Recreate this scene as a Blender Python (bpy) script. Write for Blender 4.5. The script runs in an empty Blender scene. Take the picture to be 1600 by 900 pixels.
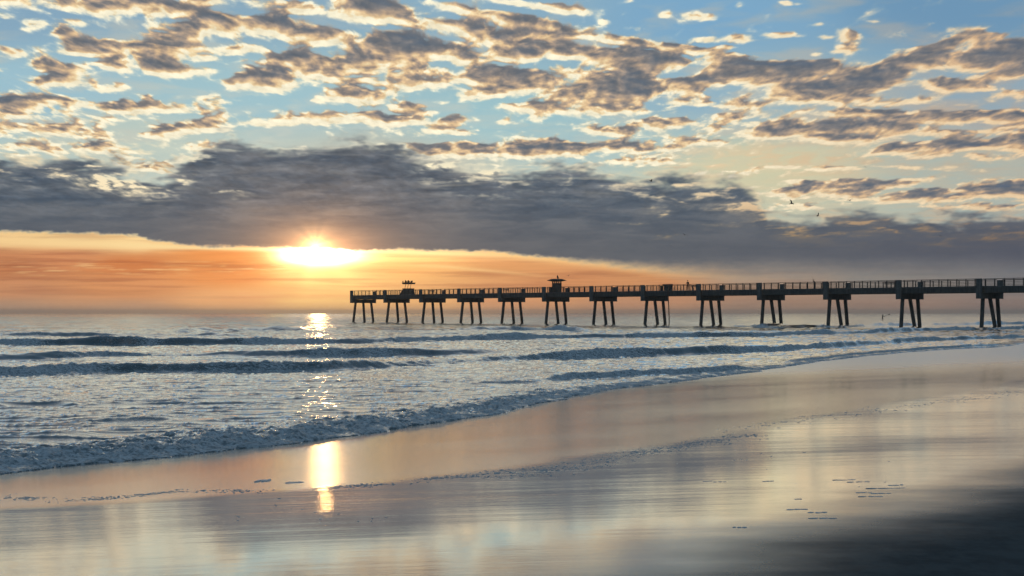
import bpy, bmesh, math, random
import numpy as np
from mathutils import Vector, Matrix
random.seed(7)
sc = bpy.context.scene
COL = sc.collection
H = 2.2            # eye height over the sea, metres
F = 1962.0         # focal length in photo pixels (1600 wide)
HORIZON = 489.0
# ---------------------------------------------------------------- camera
cam_d = bpy.data.cameras.new("camera"); cam = bpy.data.objects.new("camera", cam_d); COL.objects.link(cam)
cam.location = (0, 0, H); cam.rotation_euler = (math.pi/2, 0, 0)
cam_d.sensor_width = 36; cam_d.lens = F/1600*36
cam_d.shift_y = (HORIZON-450)/1600
cam_d.clip_start = .05; cam_d.clip_end = 60000
sc.camera = cam
SUN_AZ = math.atan2(-303, F); SUN_EL = math.radians(3.0)
# ---------------------------------------------------------------- render settings
sc.view_settings.view_transform = 'Standard'; sc.view_settings.look = 'None'
sc.view_settings.exposure = 0; sc.view_settings.gamma = 1
sc.render.engine = 'CYCLES'
try:
    sc.cycles.use_denoising = True
    sc.cycles.max_bounces = 5; sc.cycles.caustics_reflective = False; sc.cycles.caustics_refractive = False
    sc.cycles.sample_clamp_indirect = 6
except Exception: pass
# ---------------------------------------------------------------- node helper
def nd(nt, t, **kw):
    n = nt.nodes.new(t)
    ins = kw.pop('ins', {})
    for k, v in kw.items(): setattr(n, k, v)
    for k, v in ins.items():
        s = n.inputs[k]
        if hasattr(v, 'is_output'): nt.links.new(v, s)
        else: s.default_value = v
    return n
def mth(nt, op, a, b=0.0, c=0.0, clamp=False):
    n = nt.nodes.new('ShaderNodeMath'); n.operation = op; n.use_clamp = clamp
    for i, v in enumerate((a, b, c)):
        if hasattr(v, 'is_output'): nt.links.new(v, n.inputs[i])
        else: n.inputs[i].default_value = v
    return n.outputs[0]
def mrange(nt, v, a, b, c=0.0, d=1.0, smooth=True):
    n = nt.nodes.new('ShaderNodeMapRange'); n.interpolation_type = 'SMOOTHSTEP' if smooth else 'LINEAR'
    for i, x in enumerate((v, a, b, c, d)):
        if hasattr(x, 'is_output'): nt.links.new(x, n.inputs[i])
        else: n.inputs[i].default_value = x
    return n.outputs[0]
def mixc(nt, fac, a, b, blend='MIX'):
    n = nt.nodes.new('ShaderNodeMix'); n.data_type = 'RGBA'; n.blend_type = blend
    for s, x in ((n.inputs[0], fac), (n.inputs[6], a), (n.inputs[7], b)):
        if hasattr(x, 'is_output'): nt.links.new(x, s)
        else: s.default_value = x if not isinstance(x, tuple) or len(x) == 4 else (*x, 1)
    return n.outputs[2]
# ---------------------------------------------------------------- noise
def _lat(seed):
    r = np.random.RandomState(seed)
    a = r.rand(256, 256).astype(np.float32) * 2 * math.pi
    return np.cos(a), np.sin(a)
_LAT = {}
def perlin(x, y, seed=0):
    """2D gradient noise, roughly -1..1"""
    if seed not in _LAT: _LAT[seed] = _lat(seed + 11)
    gx, gy = _LAT[seed]
    x = np.asarray(x, np.float32); y = np.asarray(y, np.float32)
    xf = np.floor(x); yf = np.floor(y)
    xi = xf.astype(np.int32) & 255; yi = yf.astype(np.int32) & 255
    dx = x - xf; dy = y - yf
    u = dx*dx*dx*(dx*(dx*6-15)+10); v = dy*dy*dy*(dy*(dy*6-15)+10)
    x1 = (xi+1) & 255; y1 = (yi+1) & 255
    a = gx[yi, xi]*dx + gy[yi, xi]*dy
    b = gx[yi, x1]*(dx-1) + gy[yi, x1]*dy
    c = gx[y1, xi]*dx + gy[y1, xi]*(dy-1)
    d = gx[y1, x1]*(dx-1) + gy[y1, x1]*(dy-1)
    a += u*(b-a); c += u*(d-c)
    return (a + v*(c-a))*1.5
def fbm(x, y, octv=5, seed=0, gain=.5, ridged=False):
    s = 0; amp = 1; tot = 0; f = 1
    for o in range(octv):
        n = perlin(x*f + 17.3*o, y*f - 9.1*o, seed + o)
        if ridged: n = 1 - 2*np.abs(n)
        s = s + amp*n; tot += amp; amp *= gain; f *= 2.03
    return s/tot
def sstep(a, b, x):
    t = np.clip((x-a)/(b-a), 0, 1); return t*t*(3-2*t)

# ---------------------------------------------------------------- the sky
# Clouds of this sky: direction of each (tangent-plane units of 1/1962, x east of 800, y up from 489), half sizes, weight, tilt
CLOUDS = [
(55,2,80,15,.6,0),(150,12,38,14,.5,8),(205,6,48,15,.8,0),(10,28,16,13,.4,0),(48,40,22,10,.42,0),(25,51,22,5,.38,0),(120,36,28,6,.5,5),
(265,18,40,11,.85,0),(300,20,15,6,.4,0),(340,38,36,15,.8,6),(272,50,50,14,.9,0),(262,80,46,18,.85,0),(255,108,26,16,.6,0),(100,55,20,8,.55,0),(330,5,40,10,.55,0),
(165,76,58,15,.9,0),(180,101,50,13,.45,0),(22,82,34,9,.42,-8),(10,108,14,7,.4,0),(80,104,32,9,.8,5),(100,125,52,12,.62,5),(175,138,26,8,.45,0),
(18,140,12,4,.35,0),(202,124,6,5,.32,0),(300,108,45,12,.45,0),(325,92,18,8,.42,0),(370,78,45,9,.55,0),
(40,160,60,12,.9,0),(60,179,65,9,.55,0),(110,166,24,12,.6,0),(215,170,90,9,.8,2),(230,157,12,6,.4,0),(195,159,10,4,.36,0),(330,160,32,14,.46,0),(382,178,15,7,.36,8),
(150,190,60,10,.46,0),(110,208,85,14,.5,0),(10,203,26,14,.42,0),(280,206,62,10,.68,-5),(330,190,34,9,.5,-12),(60,230,130,14,.5,0),(150,232,28,6,.72,8),(320,232,60,12,.55,0),(230,255,90,12,.5,12),
(410,5,45,9,.68,0),(465,14,38,10,.78,0),(430,40,46,13,.9,0),(420,56,40,7,.42,0),(590,20,55,20,.95,8),(480,57,44,15,.75,0),(535,57,34,12,.55,0),
(612,62,60,14,.85,0),(660,78,56,18,1.05,8),(610,92,50,20,.85,0),(640,110,55,12,.7,0),(470,86,22,10,.78,0),(430,93,20,7,.42,5),(402,72,9,6,.36,0),
(530,100,68,13,.75,5),(435,112,62,18,.85,0),(425,134,75,11,.45,0),(510,124,34,13,.45,0),(700,44,72,11,.95,8),(760,58,52,14,.8,14),(790,72,35,10,.5,-20),
(700,12,60,7,.5,12),(770,24,55,6,.6,6),(722,93,30,10,.78,12),(790,88,22,10,.78,0),(768,110,28,9,.66,0),(790,126,65,18,.9,5),(750,146,75,11,.46,5),
(640,130,85,14,.52,0),(560,150,48,13,.72,0),(497,155,9,6,.6,0),(635,168,28,7,.8,0),(675,177,14,4,.6,0),(690,160,12,4,.35,0),(425,177,20,6,.4,0),
(747,172,12,5,.36,0),(790,188,16,8,.4,0),(480,190,110,9,.7,0),(600,187,60,11,.95,0),(692,192,32,8,.72,0),(725,184,30,6,.42,0),(685,207,85,7,.5,0),
(850,11,62,7,.62,6),(830,38,60,10,.74,5),(885,46,50,9,.55,5),(812,55,24,10,.74,0),(865,57,28,10,.66,0),(900,84,72,13,.82,11),(925,101,32,9,.45,0),
(820,88,28,9,.75,0),(880,112,40,10,.66,0),(900,106,22,8,.42,0),(1030,72,82,8,.98,7),(1000,95,64,16,.98,0),(1052,98,30,8,.78,0),(975,124,42,18,.85,0),
(930,147,64,16,1.,0),(990,145,44,14,.85,0),(880,165,85,13,.62,0),(850,176,62,10,.42,0),(960,173,85,9,.42,0),(835,128,34,10,.55,0),
(986,3,10,4,.34,0),(970,22,9,4,.3,-10),(947,34,8,4,.33,0),(992,46,15,6,.45,0),(1035,26,17,7,.44,0),(1085,28,26,8,.48,0),(1152,9,9,7,.4,0),
(1105,60,26,5,.65,0),(1158,62,20,8,.56,10),(1130,75,20,5,.5,0),(1190,76,10,4,.36,0),(1145,90,30,6,.45,0),(1060,142,48,12,.55,0),(1090,128,64,10,.72,0),
(1200,114,95,19,.98,0),(1115,160,85,11,.56,0),(977,186,18,6,.4,0),(945,204,52,9,.6,8),(1000,197,44,10,.55,0),(1130,192,95,14,.52,0),
(1233,6,21,5,.46,0),(1275,38,26,5,.44,0),(1280,57,17,4,.4,0),(1220,57,24,5,.45,0),(1328,58,18,9,.48,8),(1400,50,24,11,.48,0),(1450,33,12,7,.34,0),(1455,56,20,7,.44,0),(1370,35,9,4,.34,0),
(1320,78,22,8,.48,0),(1270,84,16,5,.48,0),(1235,112,60,15,.9,0),(1300,140,92,18,.88,-8),(1400,105,125,20,.85,-14),(1450,80,70,13,.55,-20),
(1560,95,62,24,.85,0),(1530,60,44,14,.5,0),(1600,75,44,20,.6,0),(1480,130,75,9,.6,0),(1560,143,64,8,.5,0),(1350,177,72,7,.9,0),(1300,202,135,13,.78,-2),
(1400,158,125,10,.45,0),(1450,187,105,9,.65,0),(1575,183,64,9,.9,0),(1500,205,125,7,.45,-4),(870,233,60,12,.9,2),(760,236,140,11,.95,0),(985,230,62,9,.85,0),(1090,219,62,9,.66,0),
(1300,216,115,9,.66,0),(1530,223,125,12,.85,-4),(1400,236,64,11,.6,0),(1550,247,85,7,.45,0),(950,251,125,10,.42,0),(1250,262,75,5,.4,0),(1370,263,95,5,.4,0),
(1330,290,84,9,.82,0),(1270,301,84,9,.7,0),(1240,325,44,7,.5,0),(1480,305,135,9,.85,-3),(1575,298,64,12,.92,0),(1530,323,70,7,.55,0),(1150,270,90,6,.4,0),(1430,280,50,4,.36,0),
# beyond the edges of the view
(-120,40,90,22,.9,0),(-200,150,110,18,.85,0),(-80,200,120,16,.6,0),(-300,60,90,26,.8,0),(-250,230,160,14,.7,0),(-380,160,120,22,.9,0),
(1720,60,90,22,.8,-10),(1750,150,120,16,.8,0),(1900,90,110,24,.9,0),(1700,230,110,12,.7,0),(1850,200,130,14,.8,0),(1750,290,140,12,.9,0),(2000,260,120,14,.8,0),
(60,-60,90,22,.8,0),(230,-70,80,22,.6,0),(400,-50,90,20,.9,0),(560,-90,110,26,.8,0),(740,-60,100,18,.6,0),(900,-110,130,24,.9,0),(1120,-80,90,20,.5,0),(1330,-120,120,26,.8,0),(1500,-70,70,16,.5,0),
(100,-170,150,36,.9,0),(350,-200,120,30,.5,0),(640,-220,150,36,.9,0),(900,-240,120,30,.6,0),(1150,-210,150,34,.9,0),(1450,-220,140,36,.8,0),(0,-320,200,46,.8,0),(450,-350,200,50,.9,0),(900,-380,220,50,.7,0),(1350,-360,200,50,.9,0)]
BAND_X = [-600,-200,0,60,150,200,255,290,320,360,450,560,610,640,660,700,760,800,830,860,930,1000,1100,1150,1175,1200,1260,1350,1430,1500,1600,1900,2200]
BAND_T = [270,255,246,247,258,268,276,258,233,221,226,222,224,236,250,262,270,276,273,263,264,277,281,286,304,334,338,338,342,340,335,322,330]
LOWB_X = [-600,0,100,215,232,280,400,560,700,780,860,950,1050,1150,1300,1600,2200]
LOWB_Y = [352,362,363,367,374,382,386,390,391,393,403,412,422,430,434,436,440]
CLEAR = [(-400,0,112,158,195),(0,0,134,167,190),(0,150,156,192,206),(400,0,138,170,190),(400,150,160,195,204),(800,10,138,173,194),(800,180,156,194,202),(1100,20,124,168,200),(1500,10,110,150,182),
(1100,150,144,178,196),(1550,150,140,168,186),(1500,270,168,184,178),(1200,262,204,204,172),(900,212,160,192,198),(200,220,184,200,192),(600,260,190,190,175),(2000,100,105,140,165),(2000,260,150,160,160),
(800,-300,95,145,190),(200,-300,92,140,185),(1500,-300,88,128,165)]
LOW = [(-500,380,215,165,115),(-500,480,165,130,110),(0,400,200,132,88),(0,420,196,126,82),(0,450,208,144,100),(0,482,196,154,122),(100,372,246,208,146),(0,370,246,206,144),(210,372,250,212,148),(100,400,214,142,94),(200,412,210,128,74),(200,450,222,150,96),(200,484,208,158,120),
(350,400,230,146,80),(350,430,232,148,84),(350,470,244,178,118),(500,430,255,214,138),(500,470,255,200,126),(650,415,250,188,116),(650,470,250,188,120),(800,410,228,160,102),(800,470,226,160,110),
(900,440,214,146,96),(1000,430,212,148,98),(1000,475,204,148,110),(1200,440,178,140,114),(1200,480,168,134,112),(1400,440,140,124,114),(1400,482,158,129,113),(1600,440,118,108,108),(1600,482,143,121,112),(2100,440,95,95,102),(2100,482,118,108,108)]
def _field(pts, U, V, sx, sy):
    """smooth colour field through scattered samples (computed coarse, then enlarged)"""
    st = 8
    u = U[::st, ::st]; v = V[::st, ::st]
    acc = np.zeros(u.shape + (3,), np.float32); w = np.zeros(u.shape, np.float32) + 1e-9
    for x, y, r, g, b in pts:
        k = 1/(1e-3 + ((u-x)/sx)**2 + ((v-y)/sy)**2)**1.6
        acc += k[..., None]*np.array([r, g, b], np.float32); w += k
    return _enlarge(acc/w[..., None]/255, U.shape)
def _enlarge(a, shp):
    h, w = shp
    yi = np.linspace(0, a.shape[0]-1, h); xi = np.linspace(0, a.shape[1]-1, w)
    y0 = np.minimum(yi.astype(int), a.shape[0]-2); x0 = np.minimum(xi.astype(int), a.shape[1]-2)
    fy = (yi-y0).astype(np.float32)[:, None, None]; fx = (xi-x0).astype(np.float32)[None, :, None]
    r = a[y0]*(1-fy) + a[y0+1]*fy
    return r[:, x0]*(1-fx) + r[:, x0+1]*fx
def _shift(a, dx, dy):
    """a sampled at (x+dx, y+dy) in pixels, per-pixel arrays"""
    h, w = a.shape
    X = np.clip(np.arange(w, dtype=np.float32)[None, :] + dx, 0, w-1.001)
    Y = np.clip(np.arange(h, dtype=np.float32)[:, None] + dy, 0, h-1.001)
    xi = X.astype(np.int32); yi = Y.astype(np.int32); fx = X-xi; fy = Y-yi
    return (a[yi, xi]*(1-fx) + a[yi, xi+1]*fx)*(1-fy) + (a[yi+1, xi]*(1-fx) + a[yi+1, xi+1]*fx)*fy
def make_sky(U0=-500, U1=2100, V0=-450, V1=512):
    """display-space colour of the sky toward the sunrise, row 0 at V0 (highest)"""
    U, V = np.meshgrid(np.arange(U0, U1, dtype=np.float32)+.5, np.arange(V0, V1, dtype=np.float32)+.5)
    el = np.maximum(489 - V, 1)
    # foreshortened cloud-layer coordinates: cells shrink and flatten toward the horizon
    cu = (U-800)/(el+220); cv = 620/(el+220)*1.9
    wx = fbm(cu*5, cv*9, 3, 40); wy = fbm(cu*5+7, cv*9+3, 3, 44)
    n = fbm(cu*8 + .5*wx, cv*11.5 + .5*wy, 6, 1, .44)
    bil = fbm(cu*24 + .5*wx, cv*22 + .5*wy, 4, 20, .5, True)      # cauliflower edges
    # weights of the single clouds, positions stirred a little
    k = 15.
    Uw = U + k*wx*1.2 + 5*n; Vw = V + k*.40*wy
    B = np.full(U.shape, 0., np.float32)
    for x, y, rx, ry, a, r in CLOUDS:
        rx *= 1.16; ry *= 1.26
        m = 2.6*max(rx, ry)
        i0 = max(int(y-m*.9-V0), 0); i1 = min(int(y+m*.9-V0)+1, B.shape[0]); j0 = max(int(x-m-U0), 0); j1 = min(int(x+m-U0)+1, B.shape[1])
        if i1 <= i0 or j1 <= j0: continue
        s = (slice(i0, i1), slice(j0, j1))
        c, t = math.cos(math.radians(r)), math.sin(math.radians(r))
        du = Uw[s]-x; dv = Vw[s]-y
        p = (du*c + dv*t)/rx; q = (-du*t + dv*c)/ry
        q = np.where(q > 0, q*1.1, q)
        g = a*np.exp(-(p*p*.8 + q*q)**1.15)
        B[s] += g**3
    B = B**(1/3.)
    # generic clouds outside the mapped part
    gen = sstep(-330, -450, V)
    B = B*(1-gen) + gen*(.35+.5*fbm(cu*3, cv*5, 3, 60))
    n2 = fbm(cu*27 + .6*wx, cv*25 + .6*wy, 5, 30, .5)*(1-.5*sstep(1000, 1400, U))
    D = np.clip((B*(1+.5*n) + .46*n + .40*n2 - .20*bil + .01*1. + .05*sstep(1250, 900, U)*sstep(170, 120, V) - .02)*1.15, 0, 4)*sstep(.0, .5, B+.40*n+.25*n2)
    D = 1.2*np.tanh(D/1.15)
    # large dark bank over the sunrise
    edge = perlin(U/130 + wx*.3, V/30, 70)*16 + perlin(U/60 + wx*.5, V/13 + wy*.5, 71)*10 + perlin(U/24, V/7, 73)*5 + perlin(U/9, V/4, 72)*2.5
    top = np.interp(U, BAND_X, BAND_T).astype(np.float32)
    low = np.interp(U, LOWB_X, LOWB_Y).astype(np.float32)
    soft = np.interp(U, [0, 380, 450, 620, 850, 1000, 1200, 1600], [3.6, 3.4, 2.4, 2.6, 4, 14, 38, 46]).astype(np.float32)
    eb = perlin(U/60, V*0+3, 75)*2.2 + perlin(U/17, V/6, 76)*2.2 + perlin(U/6, V/3, 77)*1.2
    inside = sstep(-15, 15, V - top + edge + 9*n + 7*n2)
    under = sstep(-1, 1, (low + eb - V)/soft*1.0)
    band = inside*under
    tex = fbm(U/110 + .5*wx, V/20 + .3*wy, 6, 80, .62)
    holes = 0
    for x, y, rx, ry, a in [(160,288,36,7,.9),(215,297,34,4,.6),(360,303,26,4,.45),(775,262,52,8,1.1),(700,262,30,4,.6),(590,225,14,3,.8),(445,219,14,2.5,.8),(1037,334,9,4,.8),(1015,327,12,4,.4),
                            (1245,368,26,5,.8),(1410,364,9,3,.6),(1370,366,30,4,.35),(1160,325,40,8,.7),(1190,340,30,6,.4),(1340,344,60,5,.3),(1075,312,10,2.5,.4),(1540,370,50,6,.3),(985,350,20,3,.3),(1040,370,20,2.5,.35),(1130,352,40,3,.3)]:
        holes = holes + a*np.exp(-((Uw+14*wx-x)/rx)**2 - ((Vw+6*wy+3*n2-y)/ry)**2)*(.65+1.3*n2)
    tear = sstep(.10, .42, fbm(U/150 + .4*wx, V/15 + .3*wy, 5, 130, .58))*np.exp(-((V-top-22)/26)**2)*np.interp(U, [0, 300, 420, 620, 700, 1000, 1600], [1, .9, .45, .5, 1, .8, .9])
    speck = sstep(.0, .6, .45*n2+.9*n+.5*perlin(U/60, V/16, 150))*np.exp(-((V-top-14)/24)**2)*np.interp(U, [0, 300, 345, 640, 680, 900, 1150, 1700], [1.5, 1.5, .25, .25, .9, .9, 1.2, 1.0])
    holes = holes + tear*.22 + speck*.42
    bandD = band*np.clip(1.12 + .3*tex - 1.15*holes*(1+.8*n), 0, 1.35)
    Dall = np.maximum(D*(1-under*0)*(V < low+3), bandD)
    # optical path toward the sun, low behind the bank
    sx, sy = 500-U, 400-V
    ln = np.sqrt(sx*sx + sy*sy)+1; sx /= ln; sy /= ln
    Ds = np.where(V > 250, D*.8, D)
    tau = 0
    for i, s in enumerate((3, 7, 12, 18, 26)):
        tau = tau + _shift(D, sx*s*.7, np.maximum(sy, .35)*s)*(.22, .24, .22, .18, .14)[i]
    face = D - _shift(D, sx*9, np.maximum(sy, .5)*9)
    up = (_shift(D, 0*U, np.full(U.shape, -4, np.float32)))
    rim = np.clip(1 - up*2.2, 0, 1)*sstep(.03, .3, D)*sstep(-.1, .35, perlin(cu*20, cv*14, 66))           # thin sunlit upper edges
    th = .28*D + .85*tau
    lit = np.exp(-np.clip(th-.16, 0, 9)*(1.72+.2*sstep(900, 1500, U)))
    lit = np.clip(lit*1.12 + .9*np.clip(face, -.22, .6) + .95*rim*sstep(1.2, .3, tau), 0, 1)
    near = np.exp(-((U-520)/620)**2)*np.exp(-((V-190)/260)**2)     # forward scattering close to the sun
    near = near[..., None]
    cream = np.array([255, 248, 216], np.float32)/255; peach = np.array([246, 208, 158], np.float32)/255
    dimp = np.array([208, 170, 140], np.float32)/255
    fx = sstep(900, 1750, U)[..., None]
    litc = peach*(1-near) + cream*near
    litc = litc*(1-fx) + dimp*fx
    hi = sstep(60, -300, V)[..., None]
    litc = litc*(1-.35*hi) + .35*hi*np.array([215, 195, 180], np.float32)/255
    brown = np.array([160, 132, 116], np.float32)/255; slate = np.array([88, 103, 125], np.float32)/255
    tan_ = np.array([218, 178, 138], np.float32)/255
    w2 = (perlin(U/120, V/60, 90)*.5+.5)[..., None]
    sh = sstep(.40, 1.05, th)[..., None]
    dark = brown*(1-sh) + slate*sh
    dark = dark*(.93+.10*w2) + (w2-.5)*np.array([.03, .0, -.03], np.float32)
    L = lit[..., None]
    tan_ = tan_*(1-fx*.15)
    Ls = np.clip(lit + .10*n2 + .05*n, 0, 1)
    xs = [0, .16, .34, .52, .70, .86, 1.0]
    def ramp(cols): return np.stack([np.interp(Ls, xs, [c[i] for c in cols]) for i in range(3)], -1).astype(np.float32)/255
    warm = ramp([(94, 108, 124), (108, 114, 122), (136, 131, 129), (182, 160, 140), (230, 196, 152), (250, 225, 178), (255, 246, 216)])
    cool = ramp([(92, 105, 124), (106, 112, 122), (130, 126, 126), (164, 148, 136), (206, 172, 140), (230, 194, 152), (240, 208, 166)])
    cl = warm*(1-fx) + cool*fx
    cl = cl*(1-.30*hi) + .30*hi*cl.mean(-1, keepdims=True)*np.array([.98, 1, 1.04], np.float32)
    cl = cl*(1 + .10*n2[..., None] - .05*bil[..., None])
    clear = _field(CLEAR, U, V, 320, 90)
    lowsky = _field(LOW, U, V, 170, 34)
    sky = clear
    a = sstep(0, .42, D)[..., None]
    flc = (np.exp(-((U-1330)/330)**2-((V-205)/60)**2)*.7 + np.exp(-((U-150)/190)**2-((V-243)/30)**2)*1.1 + np.exp(-((U-1050)/260)**2-((V-258)/17)**2)*.8)
    fa = (sstep(-.25, .35, n + .6*n2)*flc).clip(0, 1)[..., None]*.95
    veil = ((sstep(150, 300, V)*.30 + sstep(900, 1400, U)*np.exp(-((V-180)/90)**2)*.30)*(.6+.8*fbm(cu*6, cv*14, 3, 95)))[..., None]
    sky = sky*(1-veil) + veil*litc
    thin = (sstep(-.05, .5, fbm(cu*5 + wx*.5, cv*9, 4, 140, .5)+.05)*sstep(290, 200, V)*.42)[..., None]
    sky = sky*(1-thin) + thin*(litc*.55 + np.array([150, 158, 168], np.float32)/255*.45)
    sky = sky*(1-fa) + (litc*.95)*fa
    img = sky*(1-a) + cl*a
    # bank colour
    bs = np.clip(.5 + 1.5*tex, 0, 1)[..., None]
    bc = np.array([108, 115, 123], np.float32)/255*bs + (1-bs)*np.array([72, 86, 102], np.float32)/255
    bc = bc*(1 + (.16*n + .12*n2 - .05*bil)*sstep(390, 280, V))[..., None]
    lowm = sstep(290, 400, V)[..., None]
    bc = bc*(1-.75*lowm) + .75*lowm*np.array([97, 99, 104], np.float32)/255
    rgt = sstep(950, 1700, U)[..., None]*lowm
    bc = bc*(1-rgt*.8) + rgt*.8*np.array([82, 85, 98], np.float32)/255
    eb2 = np.clip(holes*1.1 + (1-np.clip(bandD/band.clip(.01), 0, 1))*.8, 0, 1)[..., None]
    hc = litc*(1-sstep(300, 380, V)[..., None]*.35)
    bc = bc*(1-eb2) + hc*eb2
    rimt = (np.exp(-((V-top+edge+3)/6.5)**2)*sstep(-.3, .4, perlin(U/40, V/20, 99)+.1))[..., None]*.85
    bc = bc*(1-rimt) + litc*rimt
    ba = (inside*under)[..., None]
    # below the bank: thin lit layers
    st = fbm(U/170, V/5.5, 4, 110, .6); st2 = fbm(U/60, V/3.2, 3, 115)
    stx = sstep(-.1, .45, fbm(U/240, V/9, 5, 118, .55))[..., None]*sstep(480, 440, V)[..., None]*.22
    ls = lowsky*(1+.05*st[..., None])*(1-stx*np.array([.55, .75, .7], np.float32))
    yl = np.interp(U, [-500, 0, 120, 300, 450, 600, 800, 900, 1050, 1200], [375, 378, 380, 387, 390, 391, 398, 408, 424, 436])
    tl = np.interp(U, [-500, 0, 215, 240, 300, 450, 600, 800, 1000, 1200], [8, 10, 10, 6, 3.5, 4, 5.5, 7, 8, 7])
    line = np.exp(-((V-yl)/tl)**2)*np.interp(U, [-500, 0, 300, 900, 1050, 1250], [.6, .8, 1.1, 1.1, .9, 0])
    s2 = np.interp(U, [560, 620, 700, 800, 900], [0, 0, .8, .7, 0])*np.exp(-((V-np.interp(U, [560, 700, 900], [412, 417, 436]))/3)**2)
    s3 = sstep(.05, .35, st2)*np.exp(-((V-421-8*perlin(U/90, 0*V+2, 5))/7)**2)*np.interp(U, [-100, 0, 150, 430, 470], [.5, .75, .9, .8, 0])
    s4 = sstep(.1, .4, st)*np.exp(-((V-407)/6)**2)*np.interp(U, [-100, 0, 200, 330, 470, 600], [.5, .4, .2, .7, .5, 0])
    strk = np.clip(line + s2*.7 + s3*.7 + s4*.5, 0, 1)[..., None]
    lc = np.stack([np.interp(U, [0, 500, 1000, 1300], c) for c in ([250, 255, 250, 200], [212, 232, 190, 150], [150, 170, 120, 112])], -1).astype(np.float32)/255
    ls = ls*(1-strk*.85) + lc*strk*.85
    bank_or_low = np.where((V > top-25)[..., None], 1, 0)
    below = sstep(-1, 1, (V-low-eb)/soft)[..., None]
    img = img*(1-ba) + bc*ba
    img = img*(1-below) + ls*below
    # glow round the sun behind the edge of the bank, with short rays
    du = U-497; dv = V-398
    r1 = np.sqrt((du/1.9)**2 + dv**2); ang = np.arctan2(dv+16, du+4)
    ray = (1+.25*np.cos(ang*7+.6)+.12*np.cos(ang*13+2)+.3*perlin(ang*3, r1*0, 7))
    g1 = np.exp(-(np.sqrt((du/56)**2 + ((dv-1)/13)**2))**2.0)*1.6
    burst = np.exp(-(np.sqrt(((U-493)/1.15)**2 + (V-386)**2)/13)**1.1)*1.5*(.75+.25*ray)
    g2 = np.exp(-r1/36)*.72*(1+.22*(ray-1)*2); g3 = np.exp(-r1/90)*.16
    g5 = np.exp(-((U-610)/150)**2-((V-401)/11)**2)*.40*(1-ba[..., 0])
    img = img + g5[..., None]*np.array([.55, .50, .34], np.float32)
    damp = 1-.25*ba[..., 0]
    img = img + (g1*(1-.9*ba[..., 0]))[..., None]*np.array([1.2, 1.1, 1.0], np.float32) + burst[..., None]*np.array([1., .8, .45], np.float32)*.8 \
        + (g2*damp)[..., None]*np.array([.72, .50, .28], np.float32) + (g3*damp)[..., None]*np.array([.50, .24, .06], np.float32)
    bg_ = (np.exp(-np.sqrt((du/1.7)**2+(dv-2)**2)/46)*ba[..., 0]*.72)[..., None]
    img = img + bg_*np.array([.95, .46, .10], np.float32)
    hz = sstep(470, 492, V)[..., None]*.35
    img = img*(1-hz) + hz*np.stack([np.interp(U, [-500, 0, 500, 900, 1600], c) for c in ([150, 190, 250, 200, 135], [120, 155, 195, 150, 122], [110, 130, 140, 120, 116])], -1).astype(np.float32)/255
    # lens-independent falloff of the light away from the sun
    img = np.where(img > .95, .95+.26*np.tanh((img-.95)/.26), img)
    return np.clip(img, 0, 3).astype(np.float32)
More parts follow.
